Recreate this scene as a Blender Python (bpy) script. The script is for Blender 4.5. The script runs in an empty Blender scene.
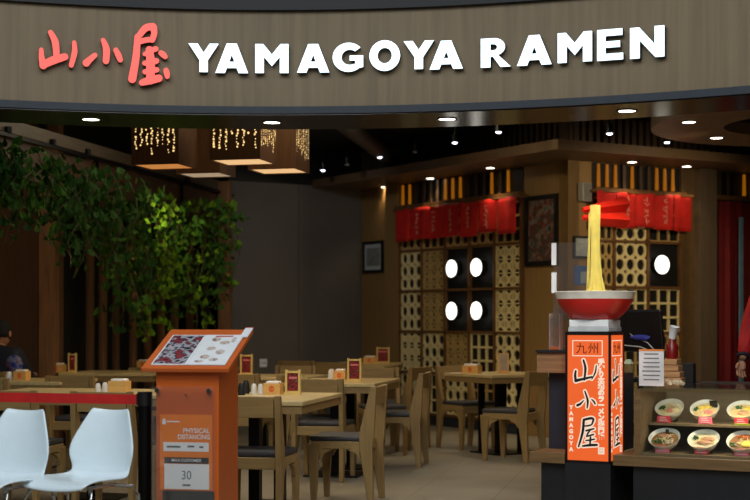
import bpy, bmesh, math, random
from mathutils import Vector, Matrix
random.seed(7)
SC = bpy.context.scene
COL = SC.collection
PI = math.pi
R = math.radians
F = 1444.0
H = 1.25
def at(px, py, Y):
    return Vector(((px-375)*Y/F, Y, H+(320-py)*Y/F))

# ------------------------------------------------------------------ materials
MATS = {}
def new_mat(name):
    m = bpy.data.materials.new(name); m.use_nodes = True
    nt = m.node_tree
    return m, nt, nt.nodes['Principled BSDF']
def lin(c):
    return tuple(((x/255)/12.92 if x/255 <= .04045 else ((x/255+.055)/1.055)**2.4) for x in c)
def plain(name, rgb, rough=.5, metal=0, var=.12, scale=12, bump=0, coat=0):
    if name in MATS: return MATS[name]
    m, nt, p = new_mat(name)
    c = lin(rgb)
    tc = nt.nodes.new('ShaderNodeTexCoord')
    n = nt.nodes.new('ShaderNodeTexNoise'); n.inputs['Scale'].default_value = scale; n.inputs['Detail'].default_value = 4
    nt.links.new(tc.outputs['Object'], n.inputs['Vector'])
    r = nt.nodes.new('ShaderNodeValToRGB')
    r.color_ramp.elements[0].position = .3; r.color_ramp.elements[1].position = .7
    r.color_ramp.elements[0].color = tuple(x*(1-var) for x in c)+(1,)
    r.color_ramp.elements[1].color = tuple(min(1, x*(1+var)) for x in c)+(1,)
    nt.links.new(n.outputs['Fac'], r.inputs['Fac'])
    nt.links.new(r.outputs['Color'], p.inputs['Base Color'])
    p.inputs['Roughness'].default_value = rough; p.inputs['Metallic'].default_value = metal
    if coat: p.inputs['Coat Weight'].default_value = coat
    if bump:
        b = nt.nodes.new('ShaderNodeBump'); b.inputs['Strength'].default_value = bump
        nt.links.new(n.outputs['Fac'], b.inputs['Height']); nt.links.new(b.outputs['Normal'], p.inputs['Normal'])
    MATS[name] = m
    return m
def wood(name, rgb, rough=.45, axis='Z', var=.25, stretch=14, scale=3.0):
    if name in MATS: return MATS[name]
    m, nt, p = new_mat(name)
    c = lin(rgb)
    tc = nt.nodes.new('ShaderNodeTexCoord'); mp = nt.nodes.new('ShaderNodeMapping')
    s = {'X': (1, stretch, stretch), 'Y': (stretch, 1, stretch), 'Z': (stretch, stretch, 1)}[axis]
    mp.inputs['Scale'].default_value = s
    n = nt.nodes.new('ShaderNodeTexNoise'); n.inputs['Scale'].default_value = scale; n.inputs['Detail'].default_value = 6; n.inputs['Roughness'].default_value = .6
    r = nt.nodes.new('ShaderNodeValToRGB')
    r.color_ramp.elements[0].position = .32; r.color_ramp.elements[1].position = .68
    r.color_ramp.elements[0].color = tuple(x*(1-var) for x in c)+(1,)
    r.color_ramp.elements[1].color = tuple(min(1, x*(1+var)) for x in c)+(1,)
    nt.links.new(tc.outputs['Object'], mp.inputs['Vector']); nt.links.new(mp.outputs['Vector'], n.inputs['Vector'])
    nt.links.new(n.outputs['Fac'], r.inputs['Fac']); nt.links.new(r.outputs['Color'], p.inputs['Base Color'])
    p.inputs['Roughness'].default_value = rough
    MATS[name] = m
    return m
def emit(name, rgb, strength, base=None):
    if name in MATS: return MATS[name]
    m, nt, p = new_mat(name)
    c = lin(rgb)
    p.inputs['Base Color'].default_value = (lin(base) if base else c)+(1,)
    p.inputs['Emission Color'].default_value = c+(1,)
    p.inputs['Emission Strength'].default_value = strength
    MATS[name] = m
    return m
def glass(name, tint=(235, 245, 245), rough=.02, alpha=.12, haze=0):
    if name in MATS: return MATS[name]
    m, nt, p = new_mat(name)
    out = [n for n in nt.nodes if n.type == 'OUTPUT_MATERIAL'][0]
    t = nt.nodes.new('ShaderNodeBsdfTransparent'); t.inputs['Color'].default_value = lin(tint)+(1,)
    g = nt.nodes.new('ShaderNodeBsdfGlossy'); g.inputs['Roughness'].default_value = rough
    fr = nt.nodes.new('ShaderNodeLayerWeight'); fr.inputs['Blend'].default_value = .5
    pw_ = nt.nodes.new('ShaderNodeMath'); pw_.operation = 'POWER'; pw_.inputs[1].default_value = 4
    nt.links.new(fr.outputs['Facing'], pw_.inputs[0])
    ad = nt.nodes.new('ShaderNodeMath'); ad.operation = 'MULTIPLY_ADD'; ad.inputs[1].default_value = .6; ad.inputs[2].default_value = alpha*.25
    mx = nt.nodes.new('ShaderNodeMixShader')
    nt.links.new(pw_.outputs[0], ad.inputs[0]); nt.links.new(ad.outputs[0], mx.inputs[0])
    nt.links.new(t.outputs[0], mx.inputs[1]); nt.links.new(g.outputs[0], mx.inputs[2])
    last = mx
    if haze:
        df = nt.nodes.new('ShaderNodeBsdfDiffuse'); df.inputs['Color'].default_value = (.8, .8, .8, 1)
        m2 = nt.nodes.new('ShaderNodeMixShader'); m2.inputs[0].default_value = haze
        nt.links.new(mx.outputs[0], m2.inputs[1]); nt.links.new(df.outputs[0], m2.inputs[2]); last = m2
    nt.links.new(last.outputs[0], out.inputs['Surface'])
    MATS[name] = m
    return m
def voro(name, cols, scale=30, rough=.35, stretch=(1, 1, 1)):
    """printed photo collage: cells of flat colour"""
    if name in MATS: return MATS[name]
    m, nt, p = new_mat(name)
    tc = nt.nodes.new('ShaderNodeTexCoord'); mp = nt.nodes.new('ShaderNodeMapping'); mp.inputs['Scale'].default_value = stretch
    n = nt.nodes.new('ShaderNodeTexNoise'); n.inputs['Scale'].default_value = scale; n.inputs['Detail'].default_value = 2.5
    r = nt.nodes.new('ShaderNodeValToRGB'); r.color_ramp.interpolation = 'LINEAR'
    k = len(cols)
    while len(r.color_ramp.elements) < k: r.color_ramp.elements.new(.5)
    for i, c in enumerate(cols):
        r.color_ramp.elements[i].position = .28+.44*i/max(1, k-1); r.color_ramp.elements[i].color = lin(c)+(1,)
    nt.links.new(tc.outputs['Object'], mp.inputs['Vector']); nt.links.new(mp.outputs['Vector'], n.inputs['Vector'])
    nt.links.new(n.outputs['Fac'], r.inputs['Fac']); nt.links.new(r.outputs['Color'], p.inputs['Base Color'])
    p.inputs['Roughness'].default_value = rough
    MATS[name] = m
    return m

M_FASCIA = wood('fascia laminate', (124, 106, 78), .6, 'Z', .16, 22, 1.0)
M_WALL = wood('wall laminate', (150, 118, 70), .5, 'Z', .12, 18, 2)
M_WALLDK = wood('brown wall panel', (98, 66, 40), .55, 'Z', .12, 18, 2)
M_PILLAR = wood('grey brown laminate', (108, 92, 74), .5, 'Z', .15, 18, 2)
M_GREY = plain('charcoal plaster', (92, 88, 82), .7, var=.14, scale=1.2)
M_NAVY = plain('navy black trim', (40, 48, 58), .4, var=.05)
M_BLACK = plain('black paint', (9, 9, 10), .6, var=.1)
M_CEIL = plain('black ceiling paint', (26, 24, 24), .9, var=.1)
M_SOFFIT = plain('dark gloss soffit', (48, 46, 44), .16, var=.05)
M_COUNTER = plain('dark counter laminate', (30, 31, 36), .45, var=.15)
M_CHAIR = wood('chair ash wood', (142, 114, 68), .45, 'Z', .16, 12, 4)
M_CHAIRX = wood('chair rail wood', (150, 122, 74), .45, 'X', .16, 12, 4)
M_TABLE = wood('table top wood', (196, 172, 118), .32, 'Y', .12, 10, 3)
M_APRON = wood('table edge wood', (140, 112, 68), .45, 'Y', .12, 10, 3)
M_METAL = plain('black steel', (14, 14, 15), .4, .6)
M_CUSH = plain('dark grey cushion', (52, 50, 50), .55, var=.15, scale=40)
M_BULK = wood('bulkhead panel', (104, 82, 56), .5, 'X', .1, 10, 2)
M_DARKSLAT = wood('dark slat wood', (74, 58, 42), .6, 'Z')
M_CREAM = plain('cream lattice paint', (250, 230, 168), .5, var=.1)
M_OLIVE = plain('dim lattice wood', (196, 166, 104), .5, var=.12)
M_SHELF = wood('lattice frame wood', (112, 78, 42), .5, 'Z')
M_RED = plain('red noren cloth', (214, 28, 18), .8, var=.12, scale=8)
M_DRED = plain('deep red curtain', (116, 12, 18), .8, var=.15, scale=6)
M_WHITE = plain('white plastic', (226, 240, 246), .3, var=.02)
M_CHROME = plain('chrome', (205, 205, 205), .2, 1, var=.02)
M_ORANGE = plain('orange lacquer', (206, 96, 30), .4, var=.05, scale=5)
M_PAPER = plain('white paper', (232, 234, 236), .6, var=.03)
M_GLASS = glass('clear glass', (250, 252, 252))
M_ACRYL = glass('clear acrylic', (251, 250, 249), .08, .3, .022)
M_CASEGL = glass('case glass', (248, 252, 251), .03, .12)
E_LAMP = emit('downlight glow', (255, 244, 225), 9)
E_SPOT = emit('small spot glow', (235, 240, 255), 5)
E_LETTER = emit('white sign face', (226, 246, 255), 1.6)
E_SALMON = emit('salmon sign face', (255, 104, 92), .75, (220, 80, 70))
E_DISC = emit('round lamp glow', (255, 252, 240), 2.4)
E_TOTEM = emit('orange backlit film', (250, 104, 40), .86, (60, 20, 8))
E_TOTEMW = emit('white backlit film', (255, 226, 200), .9, (60, 60, 60))
E_GOLD = emit('gold lit strip', (206, 122, 16), .36, (120, 70, 10))
E_LANT = emit('lantern diffuser', (255, 208, 150), .75)
E_LANTW = emit('lantern diffuser pale', (214, 190, 160), .45)
E_LANTO = emit('lantern diffuser amber', (226, 150, 80), .6)
E_HOLE = emit('lantern cutout glow', (255, 214, 140), 1.2)
M_LANT = wood('lantern shade veneer', (96, 62, 30), .5, 'Z')

# ------------------------------------------------------------------ mesh builder
class MB:
    def __init__(s): s.bm = bmesh.new()
    def box(s, x0, x1, y0, y1, z0, z1, bevel=0):
        m = Matrix.Translation(((x0+x1)/2, (y0+y1)/2, (z0+z1)/2)) @ Matrix.Diagonal((abs(x1-x0), abs(y1-y0), abs(z1-z0), 1))
        r = bmesh.ops.create_cube(s.bm, size=1, matrix=m)
        if bevel:
            es = list({e for v in r['verts'] for e in v.link_edges})
            bmesh.ops.bevel(s.bm, geom=es, offset=bevel, segments=2, affect='EDGES', profile=.5)
        return s
    def prism(s, pts, d, T=None):
        """pts: list of 2D (u,v); extruded along w by d; T maps (u,v,w)->Vector"""
        T = T or (lambda u, v, w: Vector((u, w, v)))
        a = [s.bm.verts.new(T(u, v, 0)) for u, v in pts]; b = [s.bm.verts.new(T(u, v, d)) for u, v in pts]
        n = len(pts)
        s.bm.faces.new(a); s.bm.faces.new(b[::-1])
        for i in range(n):
            j = (i+1) % n
            s.bm.faces.new((a[i], b[i], b[j], a[j]))
        return s
    def ring(s, outer, inner, d, T=None):
        T = T or (lambda u, v, w: Vector((u, w, v)))
        A = [s.bm.verts.new(T(u, v, 0)) for u, v in outer]; B = [s.bm.verts.new(T(u, v, 0)) for u, v in inner]
        A2 = [s.bm.verts.new(T(u, v, d)) for u, v in outer]; B2 = [s.bm.verts.new(T(u, v, d)) for u, v in inner]
        n = len(outer)
        for i in range(n):
            j = (i+1) % n
            s.bm.faces.new((A[i], A[j], B[j], B[i])); s.bm.faces.new((A2[j], A2[i], B2[i], B2[j]))
            s.bm.faces.new((A[j], A[i], A2[i], A2[j])); s.bm.faces.new((B[i], B[j], B2[j], B2[i]))
        return s
    def tube(s, pts, r, seg=10, cap=True):
        pts = [Vector(p) for p in pts]
        rs = r if isinstance(r, (list, tuple)) else [r]*len(pts)
        rings = []
        for i, p in enumerate(pts):
            d = (pts[min(i+1, len(pts)-1)]-pts[max(i-1, 0)]).normalized()
            up = Vector((0, 0, 1)) if abs(d.z) < .9 else Vector((1, 0, 0))
            u = d.cross(up).normalized(); v = d.cross(u).normalized()
            rings.append([s.bm.verts.new(p+(u*math.cos(2*PI*k/seg)+v*math.sin(2*PI*k/seg))*rs[i]) for k in range(seg)])
        for a, b in zip(rings, rings[1:]):
            for k in range(seg):
                s.bm.faces.new((a[k], a[(k+1) % seg], b[(k+1) % seg], b[k]))
        if cap:
            s.bm.faces.new(rings[0][::-1]); s.bm.faces.new(rings[-1])
        return s
    def lathe(s, prof, seg=32, c=(0, 0, 0), closed=True):
        c = Vector(c); rings = []
        for (r, z) in prof:
            if r < 1e-6: rings.append([s.bm.verts.new(c+Vector((0, 0, z)))])
            else: rings.append([s.bm.verts.new(c+Vector((r*math.cos(2*PI*k/seg), r*math.sin(2*PI*k/seg), z))) for k in range(seg)])
        for a, b in zip(rings, rings[1:]):
            for k in range(seg):
                k2 = (k+1) % seg
                vs = [a[k % len(a)], a[k2 % len(a)], b[k2 % len(b)], b[k % len(b)]]
                u = []
                for v in vs:
                    if v not in u: u.append(v)
                if len(u) > 2:
                    try: s.bm.faces.new(u)
                    except ValueError: pass
        return s
    def blob(s, c, rx, ry, rz, sub=2, jit=0):
        r = bmesh.ops.create_icosphere(s.bm, subdivisions=sub, radius=1)
        for v in r['verts']:
            k = 1+random.uniform(-jit, jit)
            v.co = Vector((v.co.x*rx*k, v.co.y*ry*k, v.co.z*rz*k))+Vector(c)
        return s
    def xf(s, M):
        bmesh.ops.transform(s.bm, matrix=M, verts=s.bm.verts); return s
    def build(s, name, mat, parent=None, smooth=False, bevel=0, auto=None):
        bmesh.ops.recalc_face_normals(s.bm, faces=s.bm.faces)
        me = bpy.data.meshes.new(name); s.bm.to_mesh(me); s.bm.free()
        me.materials.append(mat)
        if smooth:
            for p in me.polygons: p.use_smooth = True
            try: me.set_sharp_from_angle(angle=R(40))
            except Exception: pass
        o = bpy.data.objects.new(name, me); COL.objects.link(o)
        if parent: o.parent = parent
        if bevel:
            b = o.modifiers.new('bevel', 'BEVEL'); b.width = bevel; b.segments = 2; b.limit_method = 'ANGLE'
        return o
def empty(name, label, cat, loc=(0, 0, 0), rz=0, group=None, rx=0):
    o = bpy.data.objects.new(name, None); COL.objects.link(o)
    o.location = loc; o.rotation_euler = (rx, 0, rz); o.empty_display_size = .05
    o['label'] = label; o['category'] = cat
    if group: o['group'] = group
    return o
def tag(o, label, cat, group=None, kind=None):
    o['label'] = label; o['category'] = cat
    if group: o['group'] = group
    if kind: o['kind'] = kind
    return o
def place(o, loc, rz=0, rx=0):
    o.location = loc; o.rotation_euler = (rx, 0, rz); return o
def struct(o, label=None):
    o['kind'] = 'structure'
    if label: o['label'] = label
    return o
def dup(root, loc, rz, label, group=None, linked=True):
    r = root.copy(); COL.objects.link(r); r.location = loc; r.rotation_euler = (root.rotation_euler[0], 0, rz); r['label'] = label
    if group: r['group'] = group
    for ch in list(root.children):
        c = ch.copy(); COL.objects.link(c); c.parent = r
        for g in list(ch.children):
            d = g.copy(); COL.objects.link(d); d.parent = c
    return r
def text_obj(name, body, size, mat, parent, loc, rot=(PI/2, 0, 0), depth=.001, align='CENTER', sx=1, bold=0, spacing=1):
    c = bpy.data.curves.new(name, 'FONT'); c.body = body; c.size = size; c.extrude = depth; c.align_x = align; c.align_y = 'CENTER'
    c.offset = bold; c.space_character = spacing; c.resolution_u = 3
    t = bpy.data.objects.new(name, c); COL.objects.link(t)
    dg = bpy.context.evaluated_depsgraph_get(); dg.update()
    me = bpy.data.meshes.new_from_object(t.evaluated_get(dg))
    bpy.data.objects.remove(t); bpy.data.curves.remove(c)
    me.materials.clear(); me.materials.append(mat)
    o = bpy.data.objects.new(name, me); COL.objects.link(o); o.parent = parent; o.location = loc; o.rotation_euler = rot; o.scale = (sx, 1, 1)
    return o
def capsule(pts, w, n=7):
    """list of prism outlines (convex pieces) that thicken a 2D stroke; w scalar or per point"""
    ws = w if isinstance(w, (list, tuple)) else [w]*len(pts)
    # smooth resample
    P = []
    for i in range(len(pts)-1):
        for k in range(4):
            t = k/4
            p0 = pts[max(i-1, 0)]; p1 = pts[i]; p2 = pts[i+1]; p3 = pts[min(i+2, len(pts)-1)]
            def cr(a, b, c, d): return .5*((2*b)+(-a+c)*t+(2*a-5*b+4*c-d)*t*t+(-a+3*b-3*c+d)*t**3)
            P.append((cr(p0[0], p1[0], p2[0], p3[0]), cr(p0[1], p1[1], p2[1], p3[1]), ws[i]*(1-t)+ws[i+1]*t))
    P.append((pts[-1][0], pts[-1][1], ws[-1]))
    L = []; Rr = []
    for i, (x, y, ww) in enumerate(P):
        a = P[max(i-1, 0)]; b = P[min(i+1, len(P)-1)]
        dx, dy = b[0]-a[0], b[1]-a[1]; l = math.hypot(dx, dy) or 1
        nx, ny = -dy/l, dx/l
        L.append((x+nx*ww/2, y+ny*ww/2)); Rr.append((x-nx*ww/2, y-ny*ww/2))
    def capp(x, y, ww, ang):
        return [(x+ww/2*math.cos(ang+PI/2-k*PI/n), y+ww/2*math.sin(ang+PI/2-k*PI/n)) for k in range(1, n)]
    e = P[-1]; s0 = P[0]
    ae = math.atan2(P[-1][1]-P[-2][1], P[-1][0]-P[-2][0]); as_ = math.atan2(P[0][1]-P[1][1], P[0][0]-P[1][0])
    return L+capp(e[0], e[1], e[2], ae)+Rr[::-1]+capp(s0[0], s0[1], s0[2], as_)

# frames
GR = R(-11.5); gr = Vector((math.cos(GR), math.sin(GR), 0)); gv = Vector((-math.sin(GR), math.cos(GR), 0))
P0 = Vector((1.964, 15.17, 0))+Vector((.529, -.849, 0))*.1; RA = R(-58.1); RB = R(31.9)
dA = Vector((math.cos(RA), math.sin(RA), 0)); nA = Vector((-math.sin(RA), math.cos(RA), 0))
dB = Vector((math.cos(RB), math.sin(RB), 0)); nB = Vector((-math.sin(RB), math.cos(RB), 0))
RC = R(-26.6); cu = Vector((math.cos(RC), math.sin(RC), 0)); cv = Vector((-math.sin(RC), math.cos(RC), 0)); C0 = Vector((1.61, 9.14, 0))
def CP(u, v, z=0): return C0+cu*u+cv*v+Vector((0, 0, z))
Z = Vector((0, 0, 1))
ZC = 3.4

# ------------------------------------------------------------------ floor
def floor_mat():
    m, nt, p = new_mat('porcelain floor tiles')
    tc = nt.nodes.new('ShaderNodeTexCoord'); mp = nt.nodes.new('ShaderNodeMapping'); mp.inputs['Rotation'].default_value = (0, 0, R(11.5))
    b = nt.nodes.new('ShaderNodeTexBrick'); b.offset = 0; b.inputs['Scale'].default_value = 1
    b.inputs['Brick Width'].default_value = .6; b.inputs['Row Height'].default_value = .6; b.inputs['Mortar Size'].default_value = .004
    b.inputs['Color1'].default_value = lin((150, 142, 124))+(1,); b.inputs['Color2'].default_value = lin((147, 139, 121))+(1,); b.inputs['Mortar'].default_value = lin((118, 110, 95))+(1,)
    n = nt.nodes.new('ShaderNodeTexNoise'); n.inputs['Scale'].default_value = 3; n.inputs['Detail'].default_value = 5
    mx = nt.nodes.new('ShaderNodeMix'); mx.data_type = 'RGBA'; mx.blend_type = 'MULTIPLY'; mx.inputs[0].default_value = .35
    nt.links.new(tc.outputs['Object'], mp.inputs['Vector']); nt.links.new(mp.outputs[0], b.inputs['Vector']); nt.links.new(tc.outputs['Object'], n.inputs['Vector'])
    nt.links.new(b.outputs['Color'], mx.inputs[6]); nt.links.new(n.outputs['Fac'], mx.inputs[7])
    nt.links.new(mx.outputs[2], p.inputs['Base Color']); p.inputs['Roughness'].default_value = .42
    return m
struct(MB().box(-9, 9, -2, 25, -.1, 0).build('floor', floor_mat()))
struct(MB().box(-9, 9, 9.5, 25, ZC, ZC+.1).build('ceiling', M_CEIL))
struct(MB().box(-9, 9, 24.5, 24.6, 0, ZC).build('wall_back', M_BLACK))
struct(MB().box(8.4, 8.5, 9, 25, 0, ZC).build('wall_right', M_BLACK))

# ------------------------------------------------------------------ fascia (curved sign band) and soffit
def fy(X): return 9.11-.1335*X-.1053*X*X
def curve_band(name, z0, z1, yo0, yo1, mat, x0=-3.6, x1=3.4, n=70):
    m = MB(); rows = []
    for i in range(n+1):
        X = x0+(x1-x0)*i/n; y = fy(X)
        rows.append([m.bm.verts.new((X, y+yo0, z0)), m.bm.verts.new((X, y+yo0, z1)), m.bm.verts.new((X, y+yo1, z1)), m.bm.verts.new((X, y+yo1, z0))])
    for a, b in zip(rows, rows[1:]):
        for k in range(4): m.bm.faces.new((a[k], a[(k+1) % 4], b[(k+1) % 4], b[k]))
    m.bm.faces.new(rows[0]); m.bm.faces.new(rows[-1][::-1])
    return m.build(name, mat, smooth=False)
fb = curve_band('sign_fascia', 2.60, 3.205, 0, .5, M_FASCIA)
struct(fb); fb.name = 'trim_1'
struct(curve_band('trim_2', 2.555, 2.60, -.025, .5, plain('slate bottom trim', (38, 46, 56), .6)))
struct(curve_band('trim_3', 3.205, 3.285, -.05, .5, plain('black top trim', (14, 14, 20), .6)))
struct(curve_band('trim_4', 3.275, 3.9, -.02, .5, M_FASCIA))
struct(curve_band('trim_5', 2.548, 2.60, -.0, .68, M_SOFFIT))
struct(curve_band('trim_6', 2.601, 3.5, .5, .68, M_BLACK))

def fpt(px, py, off=0):
    """point of the photo on the fascia face"""
    k = (px-375)/F
    Y = 9.0
    for _ in range(30): Y = fy(k*Y)
    Y -= off
    return Vector((k*Y, Y, H+(320-py)*Y/F))
def fz(X):
    """heading of fascia at X"""
    return math.atan(-.1335-.2106*X)

def L_Y(): return [[(0, 1), (.3, 1), (.5, .66), (.7, 1), (1, 1), (.64, .42), (.64, 0), (.36, 0), (.36, .42)]]
LET = {}
LET['Y'] = ([[(0, 1), (.30, 1), (.5, .68), (.70, 1), (1, 1), (.64, .42), (.64, 0), (.36, 0), (.36, .42)]], [])
LET['M'] = ([[(0, 0), (0, 1), (.24, 1), (.5, .64), (.76, 1), (1, 1), (1, 0), (.74, 0), (.74, .56), (.5, .24), (.26, .56), (.26, 0)]], [])
LET['N'] = ([[(0, 0), (0, 1), (.27, 1), (.72, .42), (.72, 1), (1, 1), (1, 0), (.74, 0), (.28, .58), (.28, 0)]], [])
LET['E'] = ([[(0, 0), (0, 1), (.97, 1), (.97, .79), (.32, .79), (.32, .61), (.88, .61), (.88, .41), (.32, .41), (.32, .21), (1, .21), (1, 0)]], [])
LET['A'] = ('A', None); LET['O'] = ('O', None); LET['R'] = ('R', None); LET['G'] = ('G', None)
def fill_poly(mb, outers, holes, d0, d1):
    """triangulated outline with holes, extruded from w=d0 to w=d1 (w = local y)"""
    from mathutils.geometry import tessellate_polygon
    loops = [[Vector((u, v, 0)) for u, v in lp] for lp in outers+holes]
    tris = tessellate_polygon(loops)
    flat = [p for lp in loops for p in lp]
    A = [mb.bm.verts.new((p.x, d0, p.y)) for p in flat]; B = [mb.bm.verts.new((p.x, d1, p.y)) for p in flat]
    for t in tris:
        try:
            mb.bm.faces.new([A[i] for i in t]); mb.bm.faces.new([B[i] for i in t][::-1])
        except ValueError: pass
    k = 0
    for lp in loops:
        n = len(lp)
        for i in range(n):
            j = (i+1) % n
            mb.bm.faces.new((A[k+i], B[k+i], B[k+j], A[k+j]))
        k += n
def ell(cx, cy, rx, ry, a0=0, a1=2*PI, n=28, inc=False):
    m = n+1 if inc else n
    return [(cx+rx*math.cos(a0+(a1-a0)*i/n), cy+ry*math.sin(a0+(a1-a0)*i/n)) for i in range(m)]
def glyph(ch):
    if ch == 'A':
        return [[(0, 0), (.345, 1), (.655, 1), (1, 0), (.71, 0), (.65, .17), (.35, .17), (.29, 0)]], [[(.42, .38), (.5, .62), (.58, .38)]]
    if ch == 'O':
        return [ell(.5, .5, .5, .53)], [ell(.5, .5, .235, .27)]
    if ch == 'R':
        o = [(0, 0), (0, 1), (.42, 1)]+ell(.45, .70, .36, .30, PI/2, -PI/2+.35, 10, True)+[(1, 0), (.66, 0), (.40, .37), (.32, .37), (.32, 0)]
        h = [(.32, .80)]+[(.42, .80)]+ell(.43, .69, .12, .11, PI/2, -PI/2, 8, True)[1:]+[(.32, .58)]
        return [o], [h]
    if ch == 'G':
        out = ell(.52, .5, .52, .53, R(42), R(312), 26, True)
        inn = ell(.56, .5, .27, .28, R(306), R(50), 18, True)
        o = out+[(1, .14), (1, .56), (.56, .56), (.56, .38), (.74, .38), (.74, .255)]+inn[1:]
        # move the opening corner outwards
        return [o], []
    return LET[ch]
word = [('Y', 189, 219, 43, 72), ('A', 216, 248.5, 43, 73), ('M', 256, 289, 43.5, 73), ('A', 298, 330, 43.5, 72.5), ('G', 333.7, 364, 43, 71),
        ('O', 370.6, 401, 40.5, 70), ('Y', 405, 435, 40.2, 69), ('A', 431, 464, 40, 69), ('R', 482.4, 512, 37.5, 67), ('A', 518.7, 553, 34.5, 65),
        ('M', 559.5, 593.5, 31.5, 62), ('E', 599, 624.7, 28.5, 60), ('N', 632, 666, 26, 57.5)]
place_txt = {0: 'first letter of the first word', 1: 'second letter, beside the opening Y', 2: 'third letter of the first word', 3: 'fourth letter, between M and G',
             4: 'fifth letter, the only G of the sign', 5: 'the only O of the sign', 6: 'seventh letter, between O and A', 7: 'last letter of the first word',
             8: 'the only R, opening the second word', 9: 'second letter of the second word', 10: 'middle letter of the second word', 11: 'the only E of the sign', 12: 'last letter of the whole sign'}
M_CASE = plain('letter return metal', (60, 72, 84), .4, .2)
for i, (ch, x0, x1, y0, y1) in enumerate(word):
    b0 = fpt(x0, y1, .0); b1 = fpt(x1, y1, .0); tp = fpt((x0+x1)/2, y0+.6, .06); bm_ = fpt((x0+x1)/2, y1, .06)
    w = (Vector((b1.x, b1.y))-Vector((b0.x, b0.y))).length; h = tp.z-bm_.z
    mid = (b0+b1)/2
    t = empty('sign_letter', 'white capital %s on the wood sign, %s' % (ch, place_txt[i]), 'sign letter', (mid.x, fy(mid.x)-.012, bm_.z), fz(mid.x), 'white letters of the sign')
    o, hl = glyph(ch)
    sc = lambda L: [[((u-.5)*w, v*h) for u, v in lp] for lp in L]
    m = MB(); fill_poly(m, sc(o), sc(hl), -.045, 0.0); m.build('letter_casing', M_CASE, t)
    m = MB(); fill_poly(m, sc(o), sc(hl), -.052, -.0452); m.build('letter_face', E_LETTER, t)

# red calligraphic characters; strokes in the px of a 5x crop with origin (30,20)
chars = [('mountain character with three uprights, leftmost of the three red characters', 120,
          [([(103, 72), (126, 120), (132, 190)], [24, 34, 30]), ([(58, 160), (60, 200), (68, 238)], [20, 28, 36]), ([(66, 236), (120, 208), (172, 190)], [34, 40, 34]), ([(218, 116), (220, 165), (204, 230)], [20, 28, 24])]),
         ('three stroke character, the middle one of the three red characters', 365,
          [([(326, 186), (300, 210), (284, 226)], [24, 30, 36]), ([(366, 110), (382, 155), (380, 212)], [22, 34, 32]), ([(428, 156), (440, 180), (450, 204)], [24, 30, 26])]),
         ('tall roofed character, nearest to the white letters of the three red characters', 600,
          [([(548, 88), (580, 50), (615, 42)], [28, 34, 36]), ([(618, 44), (622, 75), (612, 108)], [34, 30, 28]), ([(612, 106), (580, 110), (550, 118)], [26, 26, 28]), ([(540, 95), (532, 200), (514, 305)], [30, 36, 40]),
           ([(598, 158), (604, 220), (602, 310)], [36, 44, 40]), ([(575, 180), (610, 160), (630, 152)], [20, 26, 26]), ([(575, 225), (600, 222), (632, 212)], [24, 30, 28]), ([(576, 268), (605, 262), (634, 256)], [24, 28, 26]), ([(562, 322), (605, 308), (645, 298)], [30, 40, 36]),
           ([(655, 172), (666, 180), (676, 190)], [26, 30, 24]), ([(680, 258), (684, 275), (686, 288)], [26, 30, 24])])]
for lab, cxp, strokes in chars:
    base = fpt(30+cxp/5, 60)
    t = empty('sign_character', 'salmon red '+lab, 'sign character', (base.x, base.y-.012, base.z), fz(base.x), 'red characters of the sign')
    s = base.y/F/5
    for layer, (d0, d1, mat, nm, gr_) in enumerate([(-.04, 0, M_CASE, 'character_casing', 0), (-.05, -.0402, E_SALMON, 'character_face', 0)]):
        m = MB()
        for q, (pts, ws) in enumerate(strokes):
            ol = capsule([((x-cxp)*s, (200-y)*s) for x, y in pts], [w_*s for w_ in ws])
            fill_poly(m, [ol], [], d0-.0004*q, d1)
        m.build(nm, mat, t)

# ------------------------------------------------------------------ downlights
def downlight(loc, r, label, name='recessed_downlight', group='downlights in the soffit', mat=E_LAMP, power=0, color=(1, .85, .65), size=100, blend=.6, ring=M_BLACK, aim=None):
    t = empty(name, label, 'ceiling light', loc, 0, group)
    MB().lathe([(r*.98, -.004), (r*1.18, -.005), (r*1.2, 0), (r*.98, .0), (r*.98, -.004)], 24).build('trim_ring', ring, t, True)
    MB().lathe([(0, -.002), (r*.98, -.002), (r*.98, .0), (0, .0)], 24).build('lamp_disc', mat, t)
    if power:
        l = bpy.data.lights.new('downlight_beam', 'SPOT'); l.energy = power; l.color = color; l.spot_size = R(size); l.spot_blend = blend; l.shadow_soft_size = .05
        o = bpy.data.objects.new('downlight_beam', l); COL.objects.link(o); o.location = Vector(loc)-Vector((0, 0, .02))
        if aim: o.rotation_euler = (Vector(aim)-o.location).to_track_quat('-Z', 'Y').to_euler()
    return t
WARM = (1, .74, .45)
for (px, py, pos) in [(91, 119.5, 'leftmost, above the hanging vines'), (272, 122.5, 'above the square lanterns'), (447, 119.2, 'second from the right'), (627, 111, 'rightmost, above the lit orange totem')]:
    Y = (2.546-H)*F/(320-py); X = (px-375)*Y/F
    downlight((X, Y, 2.5475), .055, 'round white downlight in the glossy soffit under the sign, '+pos, power=26, color=(1, .9, .78), size=110)
for (px, py, pos) in [(384.6, 187, 'farthest from the corner, over the framed certificate'), (430, 178.5, 'over the middle of the red noren'), (490.4, 168, 'over the right end of the long red noren')]:
    Y = (2.918-H)*F/(320-py); X = (px-375)*Y/F
    downlight((X, Y, 2.9195), .05, 'round warm downlight under the wood bulkhead, '+pos, group='downlights in the wood bulkhead', power=10, color=WARM, size=95, ring=M_BULK)
for (px, py, pos) in [(632, 162.2, 'over the short noren behind the totem'), (686.7, 166.5, 'over the grey brown pillar')]:
    Y = (2.918-H)*F/(320-py); X = (px-375)*Y/F
    downlight((X, Y, 2.9195), .05, 'round warm downlight under the wood bulkhead, '+pos, group='downlights in the wood bulkhead', power=8, color=WARM, size=95, ring=M_BULK)

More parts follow.
